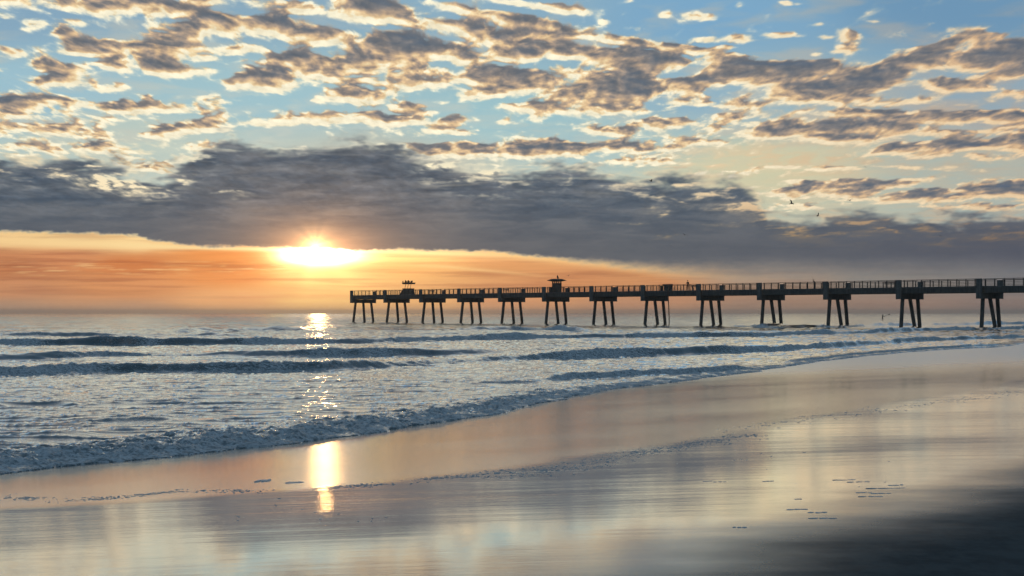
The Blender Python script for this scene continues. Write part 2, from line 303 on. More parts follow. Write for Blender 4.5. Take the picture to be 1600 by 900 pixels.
# ---------------------------------------------------------------- world
def build_world():
    W = bpy.data.worlds.new("World"); sc.world = W; W.use_nodes = True
    nt = W.node_tree; nt.nodes.clear()
    U0, U1, V0, V1 = -500, 2100, -450, 512
    img = make_sky(U0, U1, V0, V1)
    img = np.where(img < .04045, img/12.92, ((img+.055)/1.055)**2.4)
    h, w = img.shape[:2]
    px = np.ones((h, w, 4), np.float32); px[..., :3] = img[::-1]
    im = bpy.data.images.new("sunrise_clouds", w, h, alpha=False, float_buffer=True)
    im.colorspace_settings.name = 'Linear Rec.709'
    im.pixels.foreach_set(px.ravel()); im.update()
    try: im.pack()
    except Exception: pass
    tc = nd(nt, 'ShaderNodeTexCoord').outputs['Generated']
    xyz = nd(nt, 'ShaderNodeSeparateXYZ', ins={0: tc}).outputs
    yy = mth(nt, 'MAXIMUM', xyz[1], .01)
    u = mth(nt, 'MULTIPLY_ADD', mth(nt, 'DIVIDE', xyz[0], yy), F/(U1-U0), (800-U0)/(U1-U0))
    v = mth(nt, 'MULTIPLY_ADD', mth(nt, 'DIVIDE', xyz[2], yy), F/(V1-V0), (V1-HORIZON)/(V1-V0))
    v = mth(nt, 'MAXIMUM', v, (V1-HORIZON+1)/(V1-V0))
    uv = nd(nt, 'ShaderNodeCombineXYZ', ins={0: u, 1: v}).outputs[0]
    tex = nd(nt, 'ShaderNodeTexImage', image=im, extension='EXTEND', interpolation='Linear', ins={0: uv})
    # the rest of the sky: Nishita air with thin clouds on one layer
    sk = nd(nt, 'ShaderNodeTexSky', sky_type='NISHITA', sun_disc=False, sun_elevation=SUN_EL, sun_rotation=SUN_AZ,
            air_density=1.2, dust_density=1.5, ozone_density=2.5)
    zz = mth(nt, 'ADD', mth(nt, 'MAXIMUM', xyz[2], 0.0), .12)
    cl = nd(nt, 'ShaderNodeCombineXYZ', ins={0: mth(nt, 'DIVIDE', xyz[0], zz), 1: mth(nt, 'DIVIDE', xyz[1], zz)}).outputs[0]
    no = nd(nt, 'ShaderNodeTexNoise', ins={'Vector': cl, 'Scale': 1.5, 'Detail': 5.0, 'Roughness': .55}).outputs[0]
    cf = mth(nt, 'MULTIPLY', mrange(nt, no, .47, .66), .75)
    up = mixc(nt, cf, mixc(nt, .55, sk.outputs[0], (1.1, 2.1, 3.2)), (1.6, 1.95, 2.4))
    m1 = mrange(nt, u, .0, .10); m2 = mrange(nt, u, 1.0, .90); m3 = mrange(nt, v, 1.0, .88); m4 = mrange(nt, xyz[1], .05, .2)
    m = mth(nt, 'MULTIPLY', mth(nt, 'MULTIPLY', m1, m2), mth(nt, 'MULTIPLY', m3, m4))
    big = nd(nt, 'ShaderNodeVectorMath', operation='SCALE', ins={0: tex.outputs[0], 'Scale': 10.0}).outputs[0]
    colr = mixc(nt, m, up, big)
    bg = nd(nt, 'ShaderNodeBackground', ins={0: colr, 1: .1})
    nd(nt, 'ShaderNodeOutputWorld', ins={0: bg.outputs[0]})
    W.cycles.sampling_method = 'MANUAL'; W.cycles.sample_map_resolution = 2048
build_world()
sun_d = bpy.data.lights.new("sun", 'SUN'); sun = bpy.data.objects.new("sun", sun_d); COL.objects.link(sun)
sun_d.energy = .008; sun_d.angle = math.radians(.6); sun_d.color = (1, .56, .22)   # veiled by the edge of the cloud
sdir = Vector((math.sin(SUN_AZ)*math.cos(SUN_EL), math.cos(SUN_AZ)*math.cos(SUN_EL), math.sin(SUN_EL)))
sun.rotation_euler = (-sdir).to_track_quat('-Z', 'Y').to_euler()
# ---------------------------------------------------------------- shore and sea floor shape
def at(px, py, z=0.0):
    """point of the level z seen at photo pixel (px, py)"""
    y = F*(H-z)/(py-HORIZON); return ((px-800)/F*y, y)
SHORE = [(-260, -190), (-60, -32), (-20, 2.5)] + [at(x, y) for x, y in ((0, 740), (250, 716), (500, 688), (650, 668), (800, 643), (930, 612), (1060, 597), (1210, 577), (1300, 562), (1450, 547.5), (1600, 541))] + [(75, 165), (150, 260), (330, 470), (800, 1000), (2500, 3100)]
# the line where the last wash stopped: below it the face is steeper and matt, above it a mirror film lies on flatter sand
WASH = [(-120, -108), (-40, -14), (-13, 1)] + [at(x, y, .22) for x, y in ((-80, 788), (0, 786), (150, 782), (300, 776), (420, 771), (500, 767), (600, 757), (700, 748), (800, 739), (900, 727), (1000, 708), (1100, 692), (1200, 672), (1320, 651), (1460, 631), (1600, 612))] + [(62, 105), (150, 235), (330, 440), (800, 960), (2500, 3060)]
def poly_dist(X, Y, P):
    """signed distance to a polyline, + on its right side"""
    best = np.full(X.shape, 1e9, np.float32); sg = np.ones(X.shape, np.float32)
    for (x0, y0), (x1, y1) in zip(P[:-1], P[1:]):
        dx, dy = x1-x0, y1-y0; L2 = dx*dx+dy*dy
        t = np.clip(((X-x0)*dx+(Y-y0)*dy)/L2, 0, 1)
        ex = X-x0-t*dx; ey = Y-y0-t*dy; d = ex*ex+ey*ey
        c = (dy*(X-x0)-dx*(Y-y0)) > 0
        m = d < best; best = np.where(m, d, best); sg = np.where(m, np.where(c, 1, -1), sg)
    return np.sqrt(best)*sg
def smooth_poly(P, n=2):
    P = [tuple(p) for p in P]
    for _ in range(n):
        Q = [P[0]]
        for a, b in zip(P[:-1], P[1:]):
            Q += [(a[0]*.75+b[0]*.25, a[1]*.75+b[1]*.25), (a[0]*.25+b[0]*.75, a[1]*.25+b[1]*.75)]
        P = Q + [P[-1]]
    return P
SHORE = smooth_poly(SHORE, 1); WASH = smooth_poly(WASH, 1)
def beach_z(s, X, Y):
    """height of the sand: a foreshore of about 1:22, flatter above"""
    S_ = [-400, -60, -8, 0, 2.5, 5, 7.5, 10, 13, 18, 40, 80, 400]
    Z_ = [-9, -2.6, -.45, 0, .112, .225, .337, .450, .585, .81, 1.8, 3.2, 5]
    z = np.interp(s, S_, Z_)
    sm = np.interp(s, [a+1.2 for a in S_], Z_)*.5 + np.interp(s, [a-1.2 for a in S_], Z_)*.5
    z = np.where(s > 1.5, sm - .0, z)
    f = poly_dist(X, Y, WASH)
    u_ = (X+.6)*.64+(Y-13.2)*.77; v_ = (X+.6)*.77-(Y-13.2)*.64      # a low swell of sand keeps its slope a little farther up here
    M = np.exp(-(u_/8.0)**2-((v_-1.0)/7.0)**2)
    g = .5*(f+np.sqrt(f*f+.35)); g = np.where(s > 1, g, 0)
    z = z - np.minimum(g, 14)*(.030-.024*M)*sstep(1, 2.5, s)
    k = np.clip(s/3, 0, 1)
    z = z + k*(perlin(X*.16+Y*.10, Y*.25-X*.16, 201)*.010 + perlin(X*.45+Y*.3, Y*.8-X*.5, 202)*.0010)
    return z
def fan(rows, tans):
    """grid fanning out from the camera position, returns X, Y arrays"""
    R, T = np.meshgrid(rows, tans, indexing='ij')
    return (R*T).astype(np.float32), R.astype(np.float32)
def grid_mesh(name, X, Y, Z, mat, drop=None, attrs={}, wrap=False):
    h, w = X.shape
    v = np.stack([X, Y, Z], -1).reshape(-1, 3).astype(np.float32)
    idx = np.arange(h*w, dtype=np.int32).reshape(h, w)
    if wrap: idx = np.concatenate([idx, idx[:, :1]], 1)
    q = np.stack([idx[:-1, :-1], idx[:-1, 1:], idx[1:, 1:], idx[1:, :-1]], -1).reshape(-1, 4)
    if drop is not None:
        k = ~(drop.ravel()[q].all(1)); q = q[k]
        used = np.zeros(len(v), bool); used[q] = True
        re = np.cumsum(used)-1; v = v[used]; q = re[q].astype(np.int32)
        attrs = {n: a.ravel()[used] for n, a in attrs.items()}
    me = bpy.data.meshes.new(name)
    me.vertices.add(len(v)); me.vertices.foreach_set('co', v.ravel())
    me.loops.add(len(q)*4); me.loops.foreach_set('vertex_index', q.ravel())
    me.polygons.add(len(q)); me.polygons.foreach_set('loop_start', np.arange(0, len(q)*4, 4, dtype=np.int32))
    me.polygons.foreach_set('use_smooth', np.ones(len(q), bool))
    for n, a in attrs.items():
        at_ = me.attributes.new(n, 'FLOAT', 'POINT'); at_.data.foreach_set('value', np.asarray(a, np.float32).ravel())
    me.update(calc_edges=True); me.validate()
    me.materials.append(mat)
    o = bpy.data.objects.new(name, me); COL.objects.link(o); return o
# ---------------------------------------------------------------- sand
def sand_material():
    m = bpy.data.materials.new("wet_sand"); m.use_nodes = True; nt = m.node_tree; nt.nodes.clear()
    pos = nd(nt, 'ShaderNodeNewGeometry').outputs['Position']
    s = nd(nt, 'ShaderNodeAttribute', attribute_name='shore').outputs['Fac']
    # streaks of draining water, nearly across the view
    mp = nd(nt, 'ShaderNodeMapping', ins={'Vector': pos, 'Rotation': (0, 0, math.radians(7)), 'Scale': (.16, 2.6, 1)}).outputs[0]
    st = nd(nt, 'ShaderNodeTexNoise', ins={'Vector': mp, 'Scale': 1.0, 'Detail': 5.0, 'Roughness': .6, 'Distortion': .4}).outputs[0]
    mp2 = nd(nt, 'ShaderNodeMapping', ins={'Vector': pos, 'Rotation': (0, 0, math.radians(40)), 'Scale': (.5, 1.0, 1)}).outputs[0]
    pa = nd(nt, 'ShaderNodeTexNoise', ins={'Vector': mp2, 'Scale': .5, 'Detail': 4.0, 'Roughness': .55}).outputs[0]
    mp3 = nd(nt, 'ShaderNodeMapping', ins={'Vector': pos, 'Rotation': (0, 0, math.radians(5)), 'Scale': (9, 26, 9)}).outputs[0]
    rp = nd(nt, 'ShaderNodeTexNoise', ins={'Vector': mp3, 'Scale': 1.0, 'Detail': 3.0, 'Roughness': .6}).outputs[0]
    gr = nd(nt, 'ShaderNodeTexNoise', ins={'Vector': pos, 'Scale': 420.0, 'Detail': 2.0}).outputs[0]
    # where the water film still stands on the sand: drier above about 11 m from the edge
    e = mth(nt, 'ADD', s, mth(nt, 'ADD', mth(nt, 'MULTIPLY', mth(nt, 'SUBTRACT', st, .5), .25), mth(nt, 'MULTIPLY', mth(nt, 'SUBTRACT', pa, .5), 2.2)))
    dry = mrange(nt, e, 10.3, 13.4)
    film = nd(nt, 'ShaderNodeAttribute', attribute_name='film').outputs['Fac']
    fe = mth(nt, 'ADD', film, mth(nt, 'MULTIPLY', mth(nt, 'SUBTRACT', pa, .5), 1.6))
    matt = mrange(nt, fe, .35, -.35)
    patchy = mrange(nt, pa, .42, .6)
    ro = mth(nt, 'ADD', mrange(nt, patchy, 0., 1., .008, .028), mth(nt, 'MULTIPLY', mrange(nt, st, .5, .65), .012))
    fresh = mth(nt, 'ADD', mth(nt, 'MULTIPLY', matt, .125), mrange(nt, nd(nt, 'ShaderNodeSeparateXYZ', ins={0: pos}).outputs[1], 30., 58., 0., .22))
    ro = mth(nt, 'ADD', ro, fresh)
    ro = mth(nt, 'ADD', ro, mth(nt, 'MULTIPLY', dry, .40), clamp=True)
    bs = mth(nt, 'MULTIPLY', mth(nt, 'SUBTRACT', 1.0, dry), 1.0)
    b1 = nd(nt, 'ShaderNodeBump', ins={'Height': rp, 'Distance': .0005, 'Strength': mrange(nt, patchy, 0., 1., .2, 1.0)})
    b2 = nd(nt, 'ShaderNodeBump', ins={'Height': st, 'Distance': .0042, 'Strength': mrange(nt, matt, 0., 1., .6, .15), 'Normal': b1.outputs[0]})
    b3 = nd(nt, 'ShaderNodeBump', ins={'Height': gr, 'Distance': .0006, 'Strength': mth(nt, 'ADD', mth(nt, 'MULTIPLY', dry, .6), mth(nt, 'MULTIPLY_ADD', matt, .35, .08)), 'Normal': b2.outputs[0]})
    g2 = nd(nt, 'ShaderNodeTexNoise', ins={'Vector': nd(nt, 'ShaderNodeMapping', ins={'Vector': pos, 'Scale': (22, 55, 22)}).outputs[0], 'Scale': 1.0, 'Detail': 4.0, 'Roughness': .75}).outputs[0]
    b3 = nd(nt, 'ShaderNodeBump', ins={'Height': g2, 'Distance': .0011, 'Strength': mth(nt, 'MULTIPLY_ADD', matt, .55, .12), 'Normal': b3.outputs[0]})
    tone = mixc(nt, gr, (.060, .056, .050), (.110, .104, .094))
    tone = mixc(nt, mth(nt, 'MULTIPLY', dry, .6), tone, (.040, .062, .074))  # blue of the sky light put into the drier sand's own colour
    mot = nd(nt, 'ShaderNodeTexNoise', ins={'Vector': pos, 'Scale': 3.5, 'Detail': 7.0, 'Roughness': .72}).outputs[0]
    tone = mixc(nt, mrange(nt, mot, .38, .62), tone, mixc(nt, 1.0, tone, (1.55, 1.5, 1.45), 'MULTIPLY'))
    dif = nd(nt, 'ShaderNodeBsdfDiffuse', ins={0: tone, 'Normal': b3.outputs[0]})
    gl = nd(nt, 'ShaderNodeBsdfGlossy', distribution='BECKMANN', ins={'Color': (1, .95, .90, 1), 'Roughness': ro, 'Normal': b3.outputs[0]})
    fr = nd(nt, 'ShaderNodeFresnel', ins={'IOR': 1.85, 'Normal': b2.outputs[0]}).outputs[0]
    fac = mth(nt, 'MULTIPLY', fr, mrange(nt, dry, 0., 1., 1.9, .06), clamp=True)
    mx = nd(nt, 'ShaderNodeMixShader', ins={0: fac, 1: dif.outputs[0], 2: gl.outputs[0]})
    nd(nt, 'ShaderNodeOutputMaterial', ins={0: mx.outputs[0]})
    return m
def build_beach():
    ang = np.radians(np.concatenate([np.linspace(-180, -42, 70, endpoint=False), np.linspace(-42, 42, 520, endpoint=False), np.linspace(42, 180, 70, endpoint=False)]))
    r = np.concatenate([[.05, .5], np.geomspace(1.2, 140, 640), np.geomspace(150, 5500, 40)])
    R, A = np.meshgrid(r, ang, indexing='ij')
    X = R*np.sin(A); Y = R*np.cos(A)
    s = poly_dist(X, Y, SHORE)
    Z = beach_z(s, X, Y)
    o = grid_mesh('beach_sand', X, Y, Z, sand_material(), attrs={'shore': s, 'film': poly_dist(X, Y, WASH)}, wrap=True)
    o['kind'] = 'structure'; o['label'] = 'smooth wet sand of the beach mirroring the sunrise clouds'
    return o
build_beach()
# ---------------------------------------------------------------- sea
# crests of the breakers: points on the water, height, back length, front length, foaminess
WAVES = [
 ([(-120,588),(0,586),(100,582),(200,579),(300,580),(400,579),(500,577),(600,572),(700,568),(800,562),(900,559),(1000,556),(1100,552),(1200,549),(1300,542),(1400,535),(1500,531),(1600,528),(1760,523)], .42, 3.0, .7, .78, 1),
 ([(-120,561),(0,560),(150,558),(300,557),(500,556),(700,555),(800,553),(870,556)], .36, 4.0, 1.2, .45, 2),
 ([(-120,538),(0,539),(200,539),(400,538),(600,535),(800,530),(900,528),(1000,527),(1100,525),(1200,525),(1300,523),(1400,519),(1500,517),(1600,514),(1760,511)], .55, 5.0, 1.1, .8, 3),
 ([(700,519),(780,518),(860,517),(930,519)], .50, 6.0, 2.0, .25, 4),
 ([(1090,511),(1150,510),(1250,513),(1330,511),(1400,509),(1500,508),(1600,507),(1760,505)], .62, 7.0, 2.2, .7, 5),
 ([(250,520),(330,518),(450,517),(500,518)], .75, 8.0, 4.0, .02, 6),
 ([(820,596),(880,592),(960,589),(1040,586),(1100,582),(1160,579),(1215,577)], .26, 1.6, .45, .85, 7),
 ([(1180,573),(1250,565),(1330,556),(1420,548),(1520,542),(1600,539),(1700,535)], .16, 1.5, .4, .9, 8),
 ([(740,600),(790,599),(850,600)], .10, 1.2, .5, .5, 9),
 ([(-60,640),(60,634),(140,637)], .10, 1.2, .6, .1, 10),
 ([(160,630),(230,627),(300,630)], .08, 1.0, .5, .15, 11),
 ([(90,661),(190,655),(280,660)], .13, 1.3, .6, .12, 12),
 ([(-120,526),(100,525),(300,524),(420,525)], .28, 5.0, 2.0, .2, 13),
]
def build_sea():
    yr = np.concatenate([np.geomspace(11.5, 46, 470, endpoint=False), np.geomspace(46, 150, 380, endpoint=False), np.geomspace(150, 700, 170, endpoint=False), np.geomspace(700, 6200, 30)])
    tn = np.concatenate([np.linspace(-5, -.62, 60, endpoint=False), np.linspace(-.62, -.43, 40, endpoint=False), np.linspace(-.43, .43, 900, endpoint=False), np.linspace(.43, .8, 60, endpoint=False), np.linspace(.8, 5, 50)])
    X, Y = fan(yr, tn)
    X = np.clip(X, -6300, 6300)
    s = poly_dist(X, Y, SHORE)             # + landward
    e = -s                                  # distance out from the water's edge
    ca, sa = math.cos(.14), math.sin(.14)
    a = X*ca + Y*sa; b = -X*sa + Y*ca       # a along the crests, b seaward
    wa = perlin(a*.05, b*.07, 301); wb = perlin(a*.06+9, b*.08, 302)
    # open water
    far = np.clip((Y-30)/120, 0, 1)
    z = (fbm(a*.055+wa, b*.16+wb, 3, 310)*(.07+.30*far)) * np.clip(e/25, 0, 1)
    sh = 1-np.abs(perlin(a*.16+wa*2, b*.62+wb*1.5, 320))
    z = z + (sh**3)*(.035+.07*far)*np.clip(e/4, .2, 1)
    sh2 = 1-np.abs(perlin(a*.55+wa*3, b*1.9+wb*2, 321))
    z = z + (sh2**6-.2)*(.036+.02*far+.010*np.clip((42-Y)/15, 0, 1))*np.clip(e/2, .3, 1)*(1-np.clip((Y-150)/200, 0, 1)*.6)
    z = z + fbm(a*1.7, b*4.2, 3, 330)*.005*(1-np.clip((Y-60)/60, 0, 1))
    foam = np.zeros_like(z); glass = np.zeros_like(z)
    for pts, h, back, front, fm, sd in WAVES:
        P = smooth_poly([at(x, y) for x, y in pts], 2)
        px_ = np.array([p[0] for p in P]); py_ = np.array([p[1] for p in P])
        o = np.argsort(px_); px_ = px_[o]; py_ = py_[o]
        # the line read along the bearing, so it may lean strongly
        tt = px_/py_; q = X/Y
        o = np.argsort(tt); tt = tt[o]; yc = np.interp(q, tt, py_[o]); xc = q*yc
        sl = np.gradient(py_[o], px_[o]+np.arange(len(px_))*1e-6); nrm = np.interp(q, tt, np.clip(1/np.sqrt(1+sl*sl), .35, 1))
        d = (yc-Y)*nrm                                   # + in front (shoreward)
        lo, hi = tt[0], tt[-1]
        wdt = (hi-lo)*.18
        end = np.clip((q-lo)/wdt, 0, 1)*np.clip((hi-q)/wdt, 0, 1)
        if pts[0][0] < -50: end = np.clip((hi-q)/wdt, 0, 1) if pts[-1][0] < 1500 else np.ones_like(q)
        elif pts[-1][0] > 1650: end = np.clip((q-lo)/wdt, 0, 1)
        end = end*end*(3-2*end)
        jit = perlin(a*.22, 0*a+sd*3.3, 340)*.5*front + perlin(a*.8, 0*a+sd*5.1, 341)*.22*front + perlin(a*.09, 0*a+sd, 339)*.9*front
        d = d + jit
        hv = h*(.72 + .55*perlin(a*.10, 0*a+sd*7.7, 342) + .22*perlin(a*.5, 0*a+sd*2.2, 343))*end
        prof = np.where(d > 0, 1-sstep(0, front, d), np.exp(np.minimum(d, 0)/back))
        trough = -.18*np.exp(-((d-front*2.2)/(front*1.6))**2)
        z = z + hv*(prof+trough)
        br = np.clip(fm*1.15 - .22 + 1.25*perlin(a*.13, 0*a+sd*9.1, 344) + .3*perlin(a*.6, 0*a+sd*4, 345), 0, 1)*np.clip(end*1.5, 0, 1)
        inb = sstep(-.35*back*.35, -.05, d)*(1-sstep(front*1.0, front*1.7+.15, d))
        lump = fbm(a*2.6, Y*2.6, 4, 350+sd, .6)
        lump2 = fbm(a*7, Y*7, 2, 380+sd, .6)*(Y < 120)
        z = z + inb*br*(lump*.34+lump2*.09)*h
        foam = np.maximum(foam, br*inb)
        trail = np.exp(np.minimum(d, 0)/(back*1.6))*(d <= .1)*np.clip(br+.25, 0, 1)*.58
        foam = np.maximum(foam, trail*np.clip(end*2, 0, 1)*np.clip(fm*2, 0, 1))
        ahead = np.exp(-np.clip(d-front, 0, 99)/1.6)*(d > front*.9)*.30*br
        foam = np.maximum(foam, ahead)
    # the bore at the water's edge
    wdn = np.interp(Y, [15, 22, 30, 40, 60, 90], [1.0, 1.0, .85, .55, .3, .25])
    en = e + perlin(a*.5, b*.5, 400)*.30 + perlin(a*1.7, b*1.7, 401)*.16 + perlin(a*5, b*5, 402)*.05
    lipw = .22
    up = sstep(.0, lipw, en)*.035 + sstep(.15, 1.2*wdn+.05, en)*.072*wdn
    up = up*np.where(en > 1.1*wdn, np.exp(-(en-1.1*wdn)/(2.6*wdn)), 1)
    core = sstep(-.02, .10, en)*(1-sstep(1.0*wdn, 3.3*wdn, en))
    l1 = fbm(X*1.5, Y*1.9, 3, 410, .6); l2 = 1-2*np.abs(perlin(X*4.2+l1, Y*4.6, 414)); l3 = fbm(X*10, Y*10, 3, 416, .6)
    z = z*np.clip(e/1.5, 0.05, 1) + up + core*(l1*.085 + l2*.036 + l3*.034)*wdn*sstep(.05, .5, en)
    fcore = core*np.clip(1.0 + .95*l1 - .38*np.clip(en/wdn-.5, 0, 9), 0, 1)
    second = np.exp(-((en-3.4*wdn)/.8)**2)*.1*wdn*sstep(-.2, .3, perlin(a*.3, b*.1, 420))
    z = z + second
    foam = np.maximum(foam, fcore*np.interp(Y, [15, 40, 90], [1, .95, .8]))
    # scattered lace of old foam
    lace = sstep(.12, .5, fbm(a*.22, b*.7, 4, 430, .6)+.10)*.36*np.exp(-e/30)
    foam = np.maximum(foam, lace)
    spr = sstep(.3, .6, fbm(a*.12+4, b*.5, 4, 440, .6))*.24*(e > 12)
    foam = np.maximum(foam, spr)
    bz = beach_z(s, X, Y)
    thin = sstep(-.05, .06, en)
    z = np.where(en < .04, bz-.06, np.maximum(z, bz+.012*thin-.05*(1-thin)))
    z = np.where(Y > 700, z*np.clip(1-(Y-700)/2000, 0, 1)-np.clip((Y-2500)/30000, 0, 1)*.0, z)
    o = grid_mesh('sea_water', X, Y, z, sea_material(), drop=(en < -.6), attrs={'foam': foam, 'edge': e})
    o['kind'] = 'structure'; o['label'] = 'rough sea with rows of low foamy breakers rolling to the beach'
    return o
def sea_material():
    m = bpy.data.materials.new("sea_water"); m.use_nodes = True; nt = m.node_tree; nt.nodes.clear()
    pos = nd(nt, 'ShaderNodeNewGeometry').outputs['Position']
    sep = nd(nt, 'ShaderNodeSeparateXYZ', ins={0: pos}).outputs
    fa = nd(nt, 'ShaderNodeAttribute', attribute_name='foam').outputs['Fac']
    r2 = mth(nt, 'SQRT', mth(nt, 'ADD', mth(nt, 'MULTIPLY', sep[0], sep[0]), mth(nt, 'MULTIPLY', sep[1], sep[1])))
    farf = mrange(nt, r2, 30.0, 260.0)
    mp = nd(nt, 'ShaderNodeMapping', ins={'Vector': pos, 'Rotation': (0, 0, -.14), 'Scale': (1, 2.4, 1)}).outputs[0]
    n1 = nd(nt, 'ShaderNodeTexNoise', ins={'Vector': mp, 'Scale': 2.2, 'Detail': 5.0, 'Roughness': .62, 'Distortion': .3}).outputs[0]
    n2 = nd(nt, 'ShaderNodeTexNoise', ins={'Vector': mp, 'Scale': 12.0, 'Detail': 4.0, 'Roughness': .6}).outputs[0]
    n3 = nd(nt, 'ShaderNodeTexNoise', ins={'Vector': mp, 'Scale': .45, 'Detail': 4.0, 'Roughness': .55}).outputs[0]
    b0 = nd(nt, 'ShaderNodeBump', ins={'Height': n3, 'Distance': .25, 'Strength': mth(nt, 'MULTIPLY', farf, .3)})
    b1 = nd(nt, 'ShaderNodeBump', ins={'Height': n1, 'Distance': .014, 'Strength': .5, 'Normal': b0.outputs[0]})
    b2 = nd(nt, 'ShaderNodeBump', ins={'Height': n2, 'Distance': .009, 'Strength': mrange(nt, r2, 20.0, 90.0, .5, .1), 'Normal': b1.outputs[0]})
    # foam breaks into lace where it is thin
    fs = nd(nt, 'ShaderNodeTexNoise', ins={'Vector': mp, 'Scale': 5.0, 'Detail': 6.0, 'Roughness': .7, 'Distortion': .8}).outputs[0]
    vo = nd(nt, 'ShaderNodeTexVoronoi', feature='DISTANCE_TO_EDGE', ins={'Vector': nd(nt, 'ShaderNodeVectorMath', operation='ADD', ins={0: mp, 1: nd(nt, 'ShaderNodeVectorMath', operation='SCALE', ins={0: nd(nt, 'ShaderNodeTexNoise', ins={'Vector': mp, 'Scale': 2.5, 'Detail': 3.0}).outputs['Color'], 'Scale': .8}).outputs[0]}).outputs[0], 'Scale': 3.2}).outputs[0]
    net = mrange(nt, vo, .0, .12, .16, -.06)
    th = mth(nt, 'SUBTRACT', mth(nt, 'ADD', fa, mth(nt, 'ADD', net, mth(nt, 'MULTIPLY', mth(nt, 'SUBTRACT', fs, .5), 1.9))), .56)
    ff = mrange(nt, th, -.10, .30)
    body = nd(nt, 'ShaderNodeBsdfDiffuse', ins={0: (.034, .060, .060, 1), 'Normal': b1.outputs[0]})
    # broken whitecap streaks in the bores
    glo = nd(nt, 'ShaderNodeBsdfGlossy', distribution='BECKMANN', ins={0: (1, 1, 1, 1), 'Roughness': mrange(nt, farf, 0., 1., .06, .18), 'Normal': b2.outputs[0]})
    frs = mth(nt, 'MULTIPLY', nd(nt, 'ShaderNodeFresnel', ins={'IOR': 1.75, 'Normal': b2.outputs[0]}).outputs[0], 1.6, clamp=True)
    wat = nd(nt, 'ShaderNodeMixShader', ins={0: frs, 1: body.outputs[0], 2: glo.outputs[0]})
    fs2 = nd(nt, 'ShaderNodeTexNoise', ins={'Vector': pos, 'Scale': 16.0, 'Detail': 4.0, 'Roughness': .65}).outputs[0]
    fsm = mth(nt, 'MULTIPLY_ADD', fs2, .5, mth(nt, 'MULTIPLY', fs, .5))
    fb = nd(nt, 'ShaderNodeBump', ins={'Height': fsm, 'Distance': .13, 'Strength': .85})
    ftone = mixc(nt, mrange(nt, fsm, .40, .58), (.26, .31, .33), (.95, .96, .96))
    fo = nd(nt, 'ShaderNodeBsdfPrincipled', ins={'Base Color': ftone, 'Roughness': .55, 'Normal': fb.outputs[0]})
    mx = nd(nt, 'ShaderNodeMixShader', ins={0: ff, 1: wat.outputs[0], 2: fo.outputs[0]})
    nd(nt, 'ShaderNodeOutputMaterial', ins={0: mx.outputs[0]})
    return m
build_sea()
# ---------------------------------------------------------------- mesh helpers
class MB:
    def __init__(self): self.v = []; self.f = []
    def box(self, c, sx, sy, sz, ax=(1, 0, 0), ay=(0, 1, 0), bev=0.0):
        """box with centre c, half sizes along ax, ay, z; with bev the vertical edges are cut"""
        ax = Vector(ax); ay = Vector(ay); c = Vector(c); n = len(self.v)
        if bev: ring = [(-sx+bev, -sy), (sx-bev, -sy), (sx, -sy+bev), (sx, sy-bev), (sx-bev, sy), (-sx+bev, sy), (-sx, sy-bev), (-sx, -sy+bev)]
        else: ring = [(-sx, -sy), (sx, -sy), (sx, sy), (-sx, sy)]
        k = len(ring)
        for z in (-sz, sz):
            for a, b in ring: self.v.append(c + ax*a + ay*b + Vector((0, 0, z)))
        self.f.append([n+i for i in reversed(range(k))]); self.f.append([n+k+i for i in range(k)])
        for i in range(k): self.f.append([n+i, n+(i+1) % k, n+k+(i+1) % k, n+k+i])
        return self
    def bar(self, p, q, r, sides=4, r2=None, rot=math.pi/4):
        """prism from p to q"""
        p = Vector(p); q = Vector(q); d = (q-p).normalized(); r2 = r if r2 is None else r2
        u = d.cross(Vector((0, 0, 1)) if abs(d.z) < .9 else Vector(AX)).normalized(); w = d.cross(u)
        n = len(self.v)
        for c, rr in ((p, r), (q, r2)):
            for i in range(sides):
                a = 2*math.pi*i/sides + rot
                self.v.append(c + u*math.cos(a)*rr + w*math.sin(a)*rr)
        self.f.append([n+i for i in reversed(range(sides))]); self.f.append([n+sides+i for i in range(sides)])
        for i in range(sides): self.f.append([n+i, n+(i+1) % sides, n+sides+(i+1) % sides, n+sides+i])
        return self
    def loft(self, rings, cap=True):
        n = len(self.v); k = len(rings[0])
        for r in rings: self.v += [Vector(p) for p in r]
        for j in range(len(rings)-1):
            for i in range(k): self.f.append([n+j*k+i, n+j*k+(i+1) % k, n+(j+1)*k+(i+1) % k, n+(j+1)*k+i])
        if cap:
            self.f.append([n+i for i in reversed(range(k))]); self.f.append([n+(len(rings)-1)*k+i for i in range(k)])
        return self
    def mesh(self, name, mat, smooth=False):
        me = bpy.data.meshes.new(name); me.from_pydata([tuple(v) for v in self.v], [], self.f)
        bm = bmesh.new(); bm.from_mesh(me); bmesh.ops.recalc_face_normals(bm, faces=bm.faces); bm.to_mesh(me); bm.free()
        if smooth: me.polygons.foreach_set('use_smooth', [True]*len(me.polygons))
        me.materials.append(mat); return me
    def build(self, name, mat, parent=None, smooth=False, loc=None):
        return link(name, self.mesh(name, mat, smooth), parent, loc)
def link(name, me, parent=None, loc=None):
    o = bpy.data.objects.new(name, me); COL.objects.link(o)
    if parent: o.parent = parent
    if loc is not None: o.location = loc
    return o
def tag(o, label=None, cat=None, group=None, kind=None):
    for k, v in (('label', label), ('category', cat), ('group', group), ('kind', kind)):
        if v: o[k] = v
    return o
def empty(name, loc=(0, 0, 0), rz=0):
    o = bpy.data.objects.new(name, None); COL.objects.link(o); o.location = loc; o.rotation_euler = (0, 0, rz); o.empty_display_size = .3
    return o
def copy_tree(o, parent=None):
    c = o.copy(); COL.objects.link(c); c.parent = parent
    for ch in o.children: copy_tree(ch, c)
    return c
